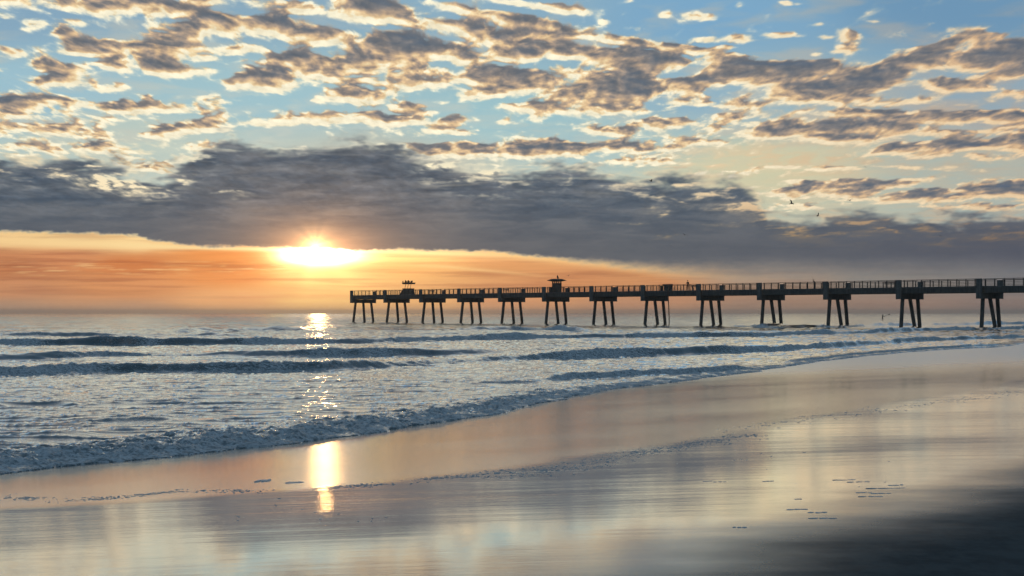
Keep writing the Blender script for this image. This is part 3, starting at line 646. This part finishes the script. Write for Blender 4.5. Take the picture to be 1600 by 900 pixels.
# ---------------------------------------------------------------- materials
def rough_mat(name, c1, c2, scale=3.0, rough=.8, bump=.01, streak=False, metal=0.0):
    m = bpy.data.materials.new(name); m.use_nodes = True; nt = m.node_tree; nt.nodes.clear()
    oc = nd(nt, 'ShaderNodeNewGeometry').outputs['Position']
    n = nd(nt, 'ShaderNodeTexNoise', ins={'Vector': oc, 'Scale': scale, 'Detail': 6.0, 'Roughness': .6}).outputs[0]
    if streak:
        mp = nd(nt, 'ShaderNodeMapping', ins={'Vector': oc, 'Scale': (3, 3, .25)}).outputs[0]
        s = nd(nt, 'ShaderNodeTexNoise', ins={'Vector': mp, 'Scale': 1.5, 'Detail': 4.0}).outputs[0]
        f = mth(nt, 'MULTIPLY_ADD', s, .6, mth(nt, 'MULTIPLY', n, .4))
    else: f = n
    c = mixc(nt, mrange(nt, f, .35, .65), c1, c2)
    b = nd(nt, 'ShaderNodeBump', ins={'Height': n, 'Distance': bump, 'Strength': .6})
    p = nd(nt, 'ShaderNodeBsdfPrincipled', ins={'Base Color': c, 'Roughness': rough, 'Metallic': metal, 'Normal': b.outputs[0]})
    nd(nt, 'ShaderNodeOutputMaterial', ins={0: p.outputs[0]})
    return m
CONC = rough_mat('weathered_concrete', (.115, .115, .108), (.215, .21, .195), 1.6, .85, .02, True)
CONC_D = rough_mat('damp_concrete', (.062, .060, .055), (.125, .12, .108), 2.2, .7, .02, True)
TIMB = rough_mat('grey_timber', (.055, .05, .042), (.11, .10, .088), 5, .8, .01)
ROOFM = rough_mat('dark_shingle', (.03, .028, .027), (.06, .055, .05), 6, .8, .02)
STEEL = rough_mat('rusty_pipe', (.05, .035, .028), (.09, .06, .045), 5, .6, .004)
FEATH = rough_mat('dark_feathers', (.035, .033, .032), (.08, .075, .07), 8, .8, .002)
GULLM = rough_mat('gull_feathers', (.07, .07, .075), (.15, .15, .155), 8, .8, .002)
CLOTH = rough_mat('dark_clothing', (.018, .02, .026), (.035, .037, .045), 8, .9, .004)
SKIN = rough_mat('skin', (.22, .13, .09), (.28, .17, .12), 8, .6, .001)
# ---------------------------------------------------------------- pier
Z0 = 290.0; KZ = -.0315500*Z0; KX = .0295831*Z0; X0 = -.1184009*Z0
SP = math.hypot(KX, KZ)
AX = (KX/SP, KZ/SP, 0)                  # along the pier, toward the beach
AY = (-KZ/SP, KX/SP, 0)                 # across the pier, away from the viewer
ANG = math.atan2(AX[1], AX[0])
NB = 15
def pp(t, q, z): return Vector((X0+AX[0]*t+AY[0]*q, Z0+AX[1]*t+AY[1]*q, z))
def deck_z(t): return H + 4.06 - .0205*t/SP
DECK_T, GIRD, CAPD, RAILH = .16, .76, .86, 1.02
def build_pier():
    pier = empty('fishing_pier', pp(0, 0, 0), ANG)
    tag(pier, 'long concrete fishing pier on slanted piles running out into the sea', 'pier')
    # everything below is built in the pier's own axes: x along toward the beach, y across, z up
    X_, Y_ = (1, 0, 0), (0, 1, 0)
    pile_cache = {}
    postm = MB().box((0, 0, RAILH/2), .055, .055, RAILH/2).mesh('rail_post', TIMB)
    for k in range(NB):
        t = k*SP; dz = deck_z(t); cb = dz - DECK_T - GIRD - CAPD
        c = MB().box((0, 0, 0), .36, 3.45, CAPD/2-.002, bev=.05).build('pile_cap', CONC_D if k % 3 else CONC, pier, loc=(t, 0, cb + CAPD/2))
        for side, q in (('n', -3.30), ('f', 3.12)):
            lo = cb-.004 if side == 'n' else dz-.10
            hi = dz + RAILH + (.05 if side == 'n' else -.06)
            MB().box((0, 0, (hi-lo)/2), .40, .20, (hi-lo)/2, bev=.03).build('pilaster', CONC, pier, loc=(t, q, lo))
        rr = random.Random(k*5)
        for (q0, dq, dt) in ((-2.2, -.80, .17), (0.0, -.38, 1.05), (2.25, .66, .02)):
            L = cb + 2.2                 # down below the sea floor level of the swash
            top = Vector((t, q0, cb-.002)); drop = cb
            d = Vector((dt, dq, -4.7))/4.7
            bot = top + d*(drop+2.2)
            m = MB(); h = .23
            ring = lambda p: [(p.x-h, p.y-h*.7, p.z), (p.x-h*.7, p.y-h, p.z), (p.x+h*.7, p.y-h, p.z), (p.x+h, p.y-h*.7, p.z), (p.x+h, p.y+h*.7, p.z), (p.x+h*.7, p.y+h, p.z), (p.x-h*.7, p.y+h, p.z), (p.x-h, p.y+h*.7, p.z)]
            m.loft([ring(bot-top), ring(Vector((0, 0, 0)))])
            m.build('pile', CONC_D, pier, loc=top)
    for k in range(NB-1):
        t = k*SP; z0 = deck_z(t); z1 = deck_z(t+SP); zm = (z0+z1)/2
        MB().box((0, 0, 0), SP/2-.012, 3.0, DECK_T/2).build('deck_slab', CONC, pier, loc=(t+SP/2, 0, zm-DECK_T/2))
        for q in (-2.78, 2.78):
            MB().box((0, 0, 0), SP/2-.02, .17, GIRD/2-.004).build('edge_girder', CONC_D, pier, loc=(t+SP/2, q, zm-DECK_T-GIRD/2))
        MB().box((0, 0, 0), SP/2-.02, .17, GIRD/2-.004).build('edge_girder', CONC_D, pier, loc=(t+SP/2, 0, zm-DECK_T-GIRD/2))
        for q in (-2.93, 2.93):
            n = 9
            r = MB()
            for zz, hh in ((RAILH, .04), (.78, .018), (.55, .018), (.33, .018), (.13, .018)):
                r.box((0, 0, zz), SP/2-.42, .035 if hh < .03 else .08, hh)
            rail = r.build('railing', TIMB, pier, loc=(t+SP/2, q, zm+.002))
            for i in range(n):
                link('rail_post', postm, rail, (-SP/2+.75+(SP-1.5)*i/(n-1), .075 if q > 0 else -.075, -.004))
    # railing across the seaward end
    r = MB()
    for zz, hh in ((RAILH, .04), (.78, .018), (.55, .018), (.33, .018), (.13, .018)): r.box((0, 0, zz), .035, 2.7, hh)
    MB().box((0, 0, 0), .42, 3.0, DECK_T/2).build('deck_slab', CONC, pier, loc=(-.44, 0, deck_z(0)-DECK_T/2))
    r.build('railing', TIMB, pier, loc=(-.8, 0, deck_z(0)+.002))
    # drain pipe down to the water by the eighth bent
    t = 7.47*SP; z = deck_z(t); m = MB(); prev = Vector((t-.25, -3.16, z+1.0))
    for i in range(1, 9):
        f = i/8; cur = Vector((t-.25+.30*math.sin(f*2.0)**2 + .15*f, -3.16-.2*f, (z+1.0)*(1-f)-1.2*f)); m.bar(prev, cur, .085, 8); prev = cur
    m.build('drain_pipe', STEEL, pier)
    return pier
build_pier()
# ---------------------------------------------------------------- shelters and furniture on the deck
def pier_t(px, q=-2.0):
    """distance along the pier of the point seen at photo column px"""
    u = (px-800)/F
    return ((X0+AY[0]*q) - u*(Z0+AY[1]*q))/(u*AX[1]-AX[0])
def on_deck(name, px, q=0.0, rz=0.0):
    t = pier_t(px, q); p = pp(t, q, deck_z(t)+.006); return empty(name, p, ANG+rz), t
def build_shelters():
    # the farther one: sloped booth under a flat slatted roof held by three leaning posts
    e, t = on_deck('rooftop_shelter', 637.5, .0)
    tag(e, 'open shelter with flat roof on three thin posts near the pier end', 'shelter')
    w = 1.45
    MB().loft([[(-w-.5, -.9, 0), (w-.1, -.9, 0), (w-.1, .9, 0), (-w-.5, .9, 0)], [(-w+.55, -.75, 1.28), (w-.25, -.75, 1.28), (w-.25, .75, 1.28), (-w+.55, .75, 1.28)]]).build('booth', TIMB, e)
    MB().box((0, 0, 0), w-.25, .8, .05).build('counter', TIMB, e, loc=(.12, 0, 1.335))
    for x in (-.85, .10, 1.05):
        MB().bar((x, -.2, 1.38), (x+.28, -.2, 2.34), .06).build('post', TIMB, e)
    MB().loft([[(-.95, -.75, 2.33), (1.5, -.75, 2.33), (1.5, .75, 2.33), (-.95, .75, 2.33)], [(-1.2, -.85, 2.66), (1.65, -.85, 2.66), (1.65, .85, 2.66), (-1.2, .85, 2.66)]]).build('roof', ROOFM, e)
    sh1 = (e, t)
    # the nearer one: square booth with two openings under a wide hipped roof
    e, t = on_deck('lookout_booth', 870, .0)
    tag(e, 'small square booth with two openings under a wide hipped roof on the pier', 'booth')
    wv = .66
    MB().box((0, 0, .92), wv, wv, .92).build('wall', TIMB, e)
    for sx in (-1, 1):
        for sy in (-1, 1): MB().box((sx*(wv-.11), sy*(wv-.11), 2.0), .10, .10, .158).build('post', TIMB, e)
    MB().box((0, -wv+.11, 2.0), .09, .09, .158).build('post', TIMB, e); MB().box((0, wv-.11, 2.0), .09, .09, .158).build('post', TIMB, e)
    a, b = 1.36, .72
    MB().loft([[(-wv-.05, -wv-.05, 2.16), (wv+.05, -wv-.05, 2.16), (wv+.05, wv+.05, 2.16), (-wv-.05, wv+.05, 2.16)],
               [(-a, -a, 2.34), (a, -a, 2.34), (a, a, 2.34), (-a, a, 2.34)], [(-a, -a, 2.38), (a, -a, 2.38), (a, a, 2.38), (-a, a, 2.38)],
               [(-b, -b, 2.66), (b, -b, 2.66), (b, b, 2.66), (-b, b, 2.66)]]).build('roof', ROOFM, e)
    MB().box((0, 0, 0), .3, .25, .55).build('locker', TIMB, e, loc=(-1.1, -.5, .555))
    # benches with slatted seats
    def bench():
        o = empty('deck_bench')
        for y in (-.17, 0, .17): MB().box((0, y, .45), .95, .07, .022).build('seat_slat', TIMB, o)
        for z in (.62, .78): MB().box((0, .26, z), .95, .02, .06).build('back_slat', TIMB, o)
        for x in (-.7, .7): MB().bar((x, -.15, 0), (x, -.15, .427), .05).bar((x, .22, 0), (x, .24, .84), .05).build('leg', TIMB, o)
        return o
    first = None
    for px, lab in ((676, 'slatted bench on the pier just right of the far shelter'), (792, 'slatted bench on the pier between the shelter and the booth'), (1046, 'slatted bench on the pier beside the thin drain pipe'),
                    (1088, 'slatted bench on the pier right of the standing person'), (1392, 'slatted bench on the pier nearest the right of the view')):
        t = pier_t(px, -1.9); o = bench() if first is None else copy_tree(first)
        first = first or o
        o.location = pp(t, -1.9, deck_z(t)+.006); o.rotation_euler = (0, 0, ANG+math.pi)
        tag(o, lab, 'bench', 'benches along the pier deck')
    # cleaning table with a roofed stand, the dark clutter beside the pipe
    e, t = on_deck('fish_cleaning_table', 1041, -.9)
    tag(e, 'dark fish cleaning table with a raised shelf on the pier left of the pipe', 'table')
    MB().box((0, 0, .9), 1.2, .45, .04).build('table_top', TIMB, e)
    for x in (-1.05, 1.05): MB().box((x, 0, .43), .06, .38, .425).build('leg', TIMB, e)
    MB().box((0, .38, 1.08), 1.15, .05, .13).build('shelf', TIMB, e)
    return sh1
build_shelters()
# ---------------------------------------------------------------- people
def skin_body(name, pts, edges, mat, root=0):
    me = bpy.data.meshes.new(name); me.from_pydata([p[:3] for p in pts], edges, [])
    o = bpy.data.objects.new(name, me); COL.objects.link(o)
    md = o.modifiers.new('skin', 'SKIN'); md.use_smooth_shade = True
    if not me.skin_vertices:
        bm = bmesh.new(); bm.from_mesh(me); bm.verts.layers.skin.verify(); bm.to_mesh(me); bm.free()
    sv = me.skin_vertices[0].data
    for i, p in enumerate(pts): sv[i].radius = (p[3], p[4] if len(p) > 4 else p[3]); sv[i].use_root = (i == root)
    s = o.modifiers.new('sub', 'SUBSURF'); s.levels = 1; s.render_levels = 2
    me.materials.append(mat); return o
def head_mesh(mat, hair):
    """head with brow, nose, chin and ears, and a cap of hair as a second mesh"""
    bm = bmesh.new(); bmesh.ops.create_icosphere(bm, subdivisions=3, radius=.1)
    for v in bm.verts:
        x, y, z = v.co; v.co = (x*.78, y*.95, z*1.2)
        if y < -.07 and abs(x) < .02 and -.03 < z < .02: v.co.y -= .02
        if z < -.06: v.co.x *= .8; v.co.y *= .9
        if abs(x) > .072 and abs(y) < .02 and abs(z) < .03: v.co.x *= 1.18
    me = bpy.data.meshes.new('head'); bm.to_mesh(me); bm.free(); me.materials.append(mat)
    me.polygons.foreach_set('use_smooth', [True]*len(me.polygons))
    bm = bmesh.new(); bmesh.ops.create_icosphere(bm, subdivisions=3, radius=.108)
    bmesh.ops.delete(bm, geom=[v for v in bm.verts if v.co.z < -.01-.5*min(0, -v.co.y) and (v.co.y < .03) or v.co.z < -.06], context='VERTS')
    for v in bm.verts: v.co = (v.co.x*.82, v.co.y*.98+.006, v.co.z*1.22)
    m2 = bpy.data.meshes.new('hair'); bm.to_mesh(m2); bm.free(); m2.materials.append(hair)
    return me, m2
def person(pose, label, loc, rz, scale=1.0):
    """standing figure; pose gives elbow and hand positions for both arms"""
    (le, lh), (re_, rh), bend = pose
    P = [(0, 0, .93, .15, .11), (0, .0, 1.12, .135, .095), (0, -.01-bend, 1.32, .165, .105), (0, -bend*1.3, 1.47, .07, .06), (0, -bend*1.5-.01, 1.54, .055, .055),
         (.10, 0, .88, .085, .085), (.11, -.03, .50, .062, .062), (.12, .02, .10, .042, .042), (.13, -.10, .045, .038, .03), (.13, -.18, .035, .032, .022),
         (-.10, 0, .88, .085, .085), (-.11, .02, .50, .062, .062), (-.12, .04, .10, .042, .042), (-.13, -.08, .045, .038, .03), (-.13, -.16, .035, .032, .022),
         (.19, -bend, 1.41, .055, .055), (*le, .042, .042), (*lh, .028, .028), (-.19, -bend, 1.41, .055, .055), (*re_, .042, .042), (*rh, .028, .028)]
    # hands: palm, four fingers and thumb, as short chains of the same body
    E = [(0, 1), (1, 2), (2, 3), (3, 4), (0, 5), (5, 6), (6, 7), (7, 8), (8, 9), (0, 10), (10, 11), (11, 12), (12, 13), (13, 14), (2, 15), (15, 16), (16, 17), (2, 18), (18, 19), (19, 20)]
    for wrist, elb in ((17, 16), (20, 19)):
        w = Vector(P[wrist][:3]); d = (w-Vector(P[elb][:3])).normalized(); s = d.cross(Vector((0, 0, 1))).normalized() if abs(d.z) < .95 else Vector((0, 1, 0))
        palm = w + d*.05; P.append((*palm, .026, .018)); pi = len(P)-1; E.append((wrist, pi))
        for j in range(4):
            k = len(P); a = palm + d*(.045+.004*(j in (1, 2))) + s*(j-1.5)*.018; P.append((*a, .009, .009)); E.append((pi, k))
            b = a + d*.025 + d.cross(s)*.02; P.append((*b, .008, .008)); E.append((k, k+1))
        k = len(P); a = w + d*.03 + s*.035; P.append((*a, .010, .010)); E.append((wrist, k)); b = a + d*.03 + s*.012; P.append((*b, .008, .008)); E.append((k, k+1))
    o = skin_body('person', P, E, CLOTH); tag(o, label, 'person')
    hm, hr = head_mesh(SKIN, CLOTH)
    link('head', hm, o, (0, -bend*1.6-.02, 1.66)); link('hair', hr, o, (0, -bend*1.6-.02, 1.665))
    o.location = loc; o.rotation_euler = (0, 0, rz); o.scale = (scale,)*3
    return o
t = pier_t(1074, -2.5)
person((((.26, -.10, 1.16), (.16, -.32, 1.10)), ((-.26, -.10, 1.16), (-.16, -.32, 1.10)), .04), 'dark clothed person standing at the pier rail, head above it', pp(t, -2.35, deck_z(t)), ANG+.25)
t = pier_t(1272, -2.3)
person((((.28, -.02, 1.15), (.26, -.16, .94)), ((-.24, -.16, 1.20), (-.10, -.36, 1.30)), .10), 'smaller person at the pier rail with a fishing rod, barely above it', pp(t, -2.2, deck_z(t)+.003), ANG-.3, .80)
o = MB().bar(pp(t, -2.55, deck_z(t)+1.08), pp(t+.8, -4.1, deck_z(t)+1.9), .02, 6, .007).build('fishing_rod', TIMB)
tag(o, 'thin fishing rod held out over the pier rail', 'fishing rod')
# paddler out beyond the breakers
px_, py_ = at(1379, 502.5); zl = .02
person((((.42, -.18, 1.16), (.62, -.26, 1.24)), ((-.10, -.32, 1.20), (.22, -.42, 1.22)), .10), 'paddler in dark wetsuit standing on a board out past the surf', (px_, py_, .10), .2, 1.0)
b = MB(); rings = []
for i in range(13):
    f = i/12; y = -1.55+3.1*f; w = .38*math.sin(math.pi*min(max(f*.94+.03, 0), 1))**.45; z = .10+.22*max(0, .22-f)**1.5*3
    rings.append([(w*math.cos(a), y, z+.055*math.sin(a)) for a in [2*math.pi*j/10 for j in range(10)]])
b.loft(rings); o = b.build('paddleboard', rough_mat('board_paint', (.25, .27, .28), (.3, .32, .33), 4, .4, .001), smooth=True, loc=(px_, py_, -.04)); o.rotation_euler = (0, 0, .35)
tag(o, 'long paddleboard under the standing paddler', 'paddleboard')
pd = empty('paddle', (px_, py_, .1)); pd.rotation_euler = (0, 0, .2); tag(pd, 'paddle held out sideways by the paddler, blade raised', 'paddle')
MB().bar((-.12, -.36, 1.12), (1.25, -.52, 1.62), .018, 6).build('shaft', STEEL, pd)
MB().loft([[(1.24, -.53, 1.56), (1.24, -.50, 1.56), (1.22, -.50, 1.68), (1.22, -.53, 1.68)], [(1.5, -.56, 1.56), (1.5, -.53, 1.56), (1.46, -.53, 1.86), (1.46, -.56, 1.86)], [(1.75, -.59, 1.70), (1.75, -.57, 1.70), (1.72, -.57, 1.86), (1.72, -.59, 1.86)]]).build('blade', CLOTH, pd)
# ---------------------------------------------------------------- birds
def gull_mesh(lift, fold, mat, span=.62):
    """gull in flight facing -y; lift raises the wing, fold drops the tip"""
    m = MB(); n = 8
    prof = [(-.30, .012, .0), (-.25, .03, .005), (-.17, .045, .01), (-.05, .075, .0), (.08, .07, -.005), (.18, .045, .0), (.26, .028, .006), (.36, .05, .01), (.39, .045, .01)]
    m.loft([[(r*math.cos(2*math.pi*j/n)*(1 if i < 7 else 1.3), y, z+r*math.sin(2*math.pi*j/n)*(.9 if i < 7 else .15)) for j in range(n)] for i, (y, r, z) in enumerate(prof)])
    for s in (-1, 1):
        st = [(.04, 0, -.10, .12, .03), (.22*span/.62, lift*.6, -.13, .10, .02), (.38*span/.62, lift, -.11, .08, .014), (.55*span/.62, lift-fold*.6, -.05, .06, .010), (span+.06, lift-fold, .05, .012, .004)]
        m.loft([[(s*x, y0, z), (s*x, (y0+y0+c*2)/2, z+th), (s*x, y0+c*2, z), (s*x, (y0*2+c*2)/2, z-th*.4)] for x, z, y0, c, th in st])
    return m.mesh('gull', mat, False)
GA = gull_mesh(.18, .16, GULLM); GB = gull_mesh(.30, .05, GULLM); GC = gull_mesh(-.10, .14, GULLM)
BIRDS = [(1017, 283, 150, GB, 1.5, 0, .5, 1.2, 'dark gull wings raised over the bank of cloud, highest of all'), (1237, 318, 140, GB, .9, .5, -.2, 1.3, 'gull banking steeply, leftmost of the three by the orange gap'),
 (1328, 313, 130, GA, .3, -.25, 0, 1.0, 'gull gliding with wings spread, right of the three by the orange gap'), (1278, 337, 150, GB, 1.0, -.75, .2, 1.0, 'gull with one wing up, lowest of the three by the orange gap'),
 (1352, 261, 260, GA, .2, .3, 0, .9, 'faint far gull in the pale sky high on the right'), (1070, 367, 130, GA, .2, .3, 0, 1.0, 'gull gliding, highest of the three above the middle of the pier'),
 (1006, 377, 150, GA, -.1, .15, 0, 1.0, 'gull gliding, leftmost of the three above the middle of the pier'), (1048, 384, 150, GC, .1, -.3, 0, 1.0, 'gull with drooped wings, lowest of the three above the pier'),
 (878, 398, 210, GA, .2, .5, .2, 1.0, 'small gull low in the glow above the booth'), (888, 431, 235, GB, .4, -.3, .3, 1.0, 'gull coming in just over the booth roof'),
 (1469, 368, 170, GC, .3, .1, 0, .9, 'pale gull alone before the grey cloud at far right'), (742, 362, 230, GC, .1, -.1, 0, .8, 'tiny far gull before the dark cloud right of the sun')]
for i, (px, py, dist, me, hd, roll, pit, sc_, lab) in enumerate(BIRDS):
    o = link('gull', me, None, ((px-800)/F*dist, dist, H+(HORIZON-py)/F*dist)); o.rotation_euler = (pit, roll, hd); o.scale = (sc_*.6,)*3
    tag(o, lab, 'gull', 'gulls flying over the sea and pier')
def perched(k):
    """upright resting pelican, bill tucked on the breast"""
    m = MB(); n = 8
    prof = [(0, .02, 0, .0), (.10, .10, .02, 0), (.24, .16, .02, 0), (.38, .15, 0, 0), (.50, .09, -.03, 0), (.60, .05, -.05, 0), (.68, .05, -.04, 0), (.74, .058, -.07, 0), (.80, .03, -.07, 0)]
    m.loft([[(r*.8*math.cos(2*math.pi*j/n), y+r*1.15*math.sin(2*math.pi*j/n), z) for j in range(n)] for z, r, y, _ in prof])
    m.loft([[(-.02, -.10, .76), (.02, -.10, .76), (.02, -.10, .72), (-.02, -.10, .72)], [(-.025, -.22, .62), (.025, -.22, .62), (.025, -.20, .56), (-.025, -.20, .56)], [(-.008, -.30, .44), (.008, -.30, .44), (.008, -.295, .43), (-.008, -.295, .43)]])
    m.loft([[(-.06, .12, .30), (.06, .12, .30), (.06, .16, .24), (-.06, .16, .24)], [(-.05, .30, .06), (.05, .30, .06), (.05, .31, .03), (-.05, .31, .03)]])
    return m.mesh('pelican', FEATH, True)
PM = perched(0)
t1 = pier_t(637.5, 0)
for i, dx in enumerate((-1.1, -.75, -.35, -.02, .30, .66, 1.0, 1.45)):
    o = link('pelican', PM, None, pp(t1+dx, -.1+.45*((i*7) % 3-1), deck_z(t1)+.006+2.66)); s_ = 1.0+.2*((i*5) % 4)/3; o.scale = (s_*1.25, s_*1.25, s_*(.50 if i % 3 else .60)); o.rotation_euler = (0, 0, i*1.9)
    tag(o, ('leftmost dark bird on the flat roof of the far shelter', 'second dark bird from the left on the flat shelter roof', 'third dark bird from the left on the flat shelter roof', 'dark bird just left of the middle of the shelter roof',
            'dark bird just right of the middle of the shelter roof', 'third dark bird from the right on the flat shelter roof', 'second dark bird from the right on the flat shelter roof', 'rightmost dark bird on the flat roof of the far shelter')[i], 'bird', 'birds resting on the far shelter roof')
t2 = pier_t(870, 0)
o = link('pelican', PM, None, pp(t2+.45, -.2, deck_z(t2)+2.66+.010)); o.scale = (1.25, 1.25, .92); o.rotation_euler = (0, 0, ANG-1.9)
tag(o, 'large dark pelican perched on the right of the booth roof', 'pelican')
# ---------------------------------------------------------------- foam left on the sand
def foam_mat():
    m = bpy.data.materials.new("sea_foam"); m.use_nodes = True; nt = m.node_tree; nt.nodes.clear()
    oc = nd(nt, 'ShaderNodeNewGeometry').outputs['Position']
    n = nd(nt, 'ShaderNodeTexNoise', ins={'Vector': oc, 'Scale': 60.0, 'Detail': 4.0}).outputs[0]
    b = nd(nt, 'ShaderNodeBump', ins={'Height': n, 'Distance': .006, 'Strength': .8})
    c = mixc(nt, n, (.55, .60, .63), (.82, .84, .85))
    p = nd(nt, 'ShaderNodeBsdfPrincipled', ins={'Base Color': c, 'Roughness': .3, 'Normal': b.outputs[0]})
    nd(nt, 'ShaderNodeOutputMaterial', ins={0: p.outputs[0]}); return m
FOAM = foam_mat()
_SH = SHORE
def sand_at(px, py):
    """where the line of sight through (px, py) meets the sand"""
    z = .2
    for _ in range(12):
        x, y = at(px, py, z); s = poly_dist(np.array([x], np.float32), np.array([y], np.float32), _SH)
        z = float(beach_z(s, np.array([x]), np.array([y]))[0])
    return x, y, z
def blob(m, x, y, z, rx, ry, h, rot, rnd, n=9):
    """low lumpy patch of froth lying on the sand"""
    ca, sa = math.cos(rot), math.sin(rot); w = [1+rnd.uniform(-.3, .3) for _ in range(n)]
    R_ = []
    for f, zz in ((1.0, -.004), (.93, h*.55), (.6, h), (.2, h*.9)):
        ring = []
        for j in range(n):
            a = 2*math.pi*j/n; k = w[j]*f; u = rx*k*math.cos(a); v = ry*k*math.sin(a)
            ring.append((x+u*ca-v*sa, y+u*sa+v*ca, z+zz*(1+rnd.uniform(-.25, .25) if zz > 0 else 1)))
        R_.append(ring)
    m.loft(R_)
rnd = random.Random(3)
def froth_band(pts, n, spread, size, label, name='sea_froth'):
    m = MB(); P = [sand_at(*p) for p in pts]
    for i in range(n):
        f = rnd.random()*(len(P)-1); k = int(f); f -= k; a, b = P[k], P[k+1]
        x = a[0]*(1-f)+b[0]*f + rnd.gauss(0, spread)*.5; y = a[1]*(1-f)+b[1]*f + rnd.gauss(0, spread)
        dn = float(fbm(np.array([x*1.3]), np.array([y*2.2]), 3, 700)[0])
        if dn < rnd.uniform(-.35, .12): continue
        s = poly_dist(np.array([x], np.float32), np.array([y], np.float32), _SH)
        z = float(beach_z(s, np.array([x]), np.array([y]))[0])
        r = size*rnd.uniform(.35, 1.0)**1.6
        blob(m, x, y, z, r*rnd.uniform(1.0, 2.4), r*rnd.uniform(.5, .9), r*.14+.002, rnd.uniform(-.3, .3), rnd, 7)
    o = m.build(name, FOAM, smooth=True); tag(o, label, 'foam', kind='stuff'); return o
froth_band([(500, 764), (600, 756), (700, 746), (780, 742)], 700, .12, .011, 'band of small froth bubbles on the wet sand right of the sun glint')
froth_band([(760, 742), (880, 734), (1000, 708), (1110, 690), (1180, 680)], 1100, .26, .012, 'broad scatter of froth on the wet sand below the shore curve')
froth_band([(0, 776), (80, 782), (180, 778), (290, 766), (420, 768)], 700, .09, .011, 'broken line of froth on the sand at the lower left')
froth_band([(1130, 672), (1300, 650), (1460, 630), (1590, 612)], 420, .3, .016, 'thin froth line far along the wet sand on the right')
froth_band([(400, 790), (520, 800), (620, 820)], 30, .5, .011, 'few froth flecks on the dark reflection')
froth_band([(1100, 700), (1250, 730), (1400, 740)], 36, 1.2, .010, 'scattered specks on the bright sand at the right')
PATCH = [(411, 752, .11, .10, 'larger white froth patch left of the sun glint'), (459, 754, .13, .06, 'flat froth patch nearest the sun glint'),
 (1318, 750, .16, .012, 'thin froth strip, upper left of the cluster on the right sand'), (1343, 753, .14, .012, 'thin froth strip above the long one in the right cluster'),
 (1384, 763, .23, .014, 'longest froth strip of the right cluster'), (1400, 758, .10, .02, 'rounded froth patch at the end of the longest strip'),
 (1350, 770, .10, .014, 'short froth strip left below the longest one'), (1378, 771, .12, .014, 'short froth strip right below the longest one'),
 (1362, 776, .13, .012, 'froth strip at the lowest edge of the upper cluster'), (1246, 796, .10, .016, 'left froth strip of the lower cluster'),
 (1277, 801, .10, .020, 'middle froth patch of the lower cluster'), (1287, 810, .14, .014, 'slanted froth strip at the bottom of the lower cluster'),
 (1125, 753, .08, .012, 'small froth strip left of the pair at mid sand'), (1105, 752, .06, .012, 'small froth strip leftmost at mid sand'),
 (1200, 752, .08, .012, 'lone froth strip between the clusters'), (1155, 824, .07, .018, 'lone dark looking froth fleck low on the bright sand'), (1247, 780, .05, .014, 'small froth fleck between the two clusters')]
for px, py, rx, ry, lab in PATCH:
    x, y, z = sand_at(px, py); m = MB()
    for j in range(3):
        blob(m, (j-1)*rx*.55*rnd.uniform(.8, 1.2), rnd.uniform(-1, 1)*ry*.8, -.0, rx*rnd.uniform(.20, .36), ry*rnd.uniform(.7, 1.6), .002+ry*.06+.001*j, rnd.uniform(-.12, .12), rnd, 13)
    o = m.build('froth_patch', FOAM, smooth=True, loc=(x, y, z)); tag(o, lab, 'froth', 'froth patches on the sand')
def build_haze():
    m = bpy.data.materials.new("thin_sea_haze"); m.use_nodes = True; nt = m.node_tree; nt.nodes.clear()
    v = nd(nt, 'ShaderNodeVolumePrincipled', ins={'Color': (1, .98, .96, 1), 'Density': .00026, 'Anisotropy': .85})
    o = nt.nodes.new('ShaderNodeOutputMaterial'); nt.links.new(v.outputs[0], o.inputs['Volume'])
    b = MB().box((0, 0, 0), 6600, 6600, 12.5).build('haze', m, loc=(0, 0, 2.5))
    tag(b, 'thin sea haze', kind='stuff')
build_haze()
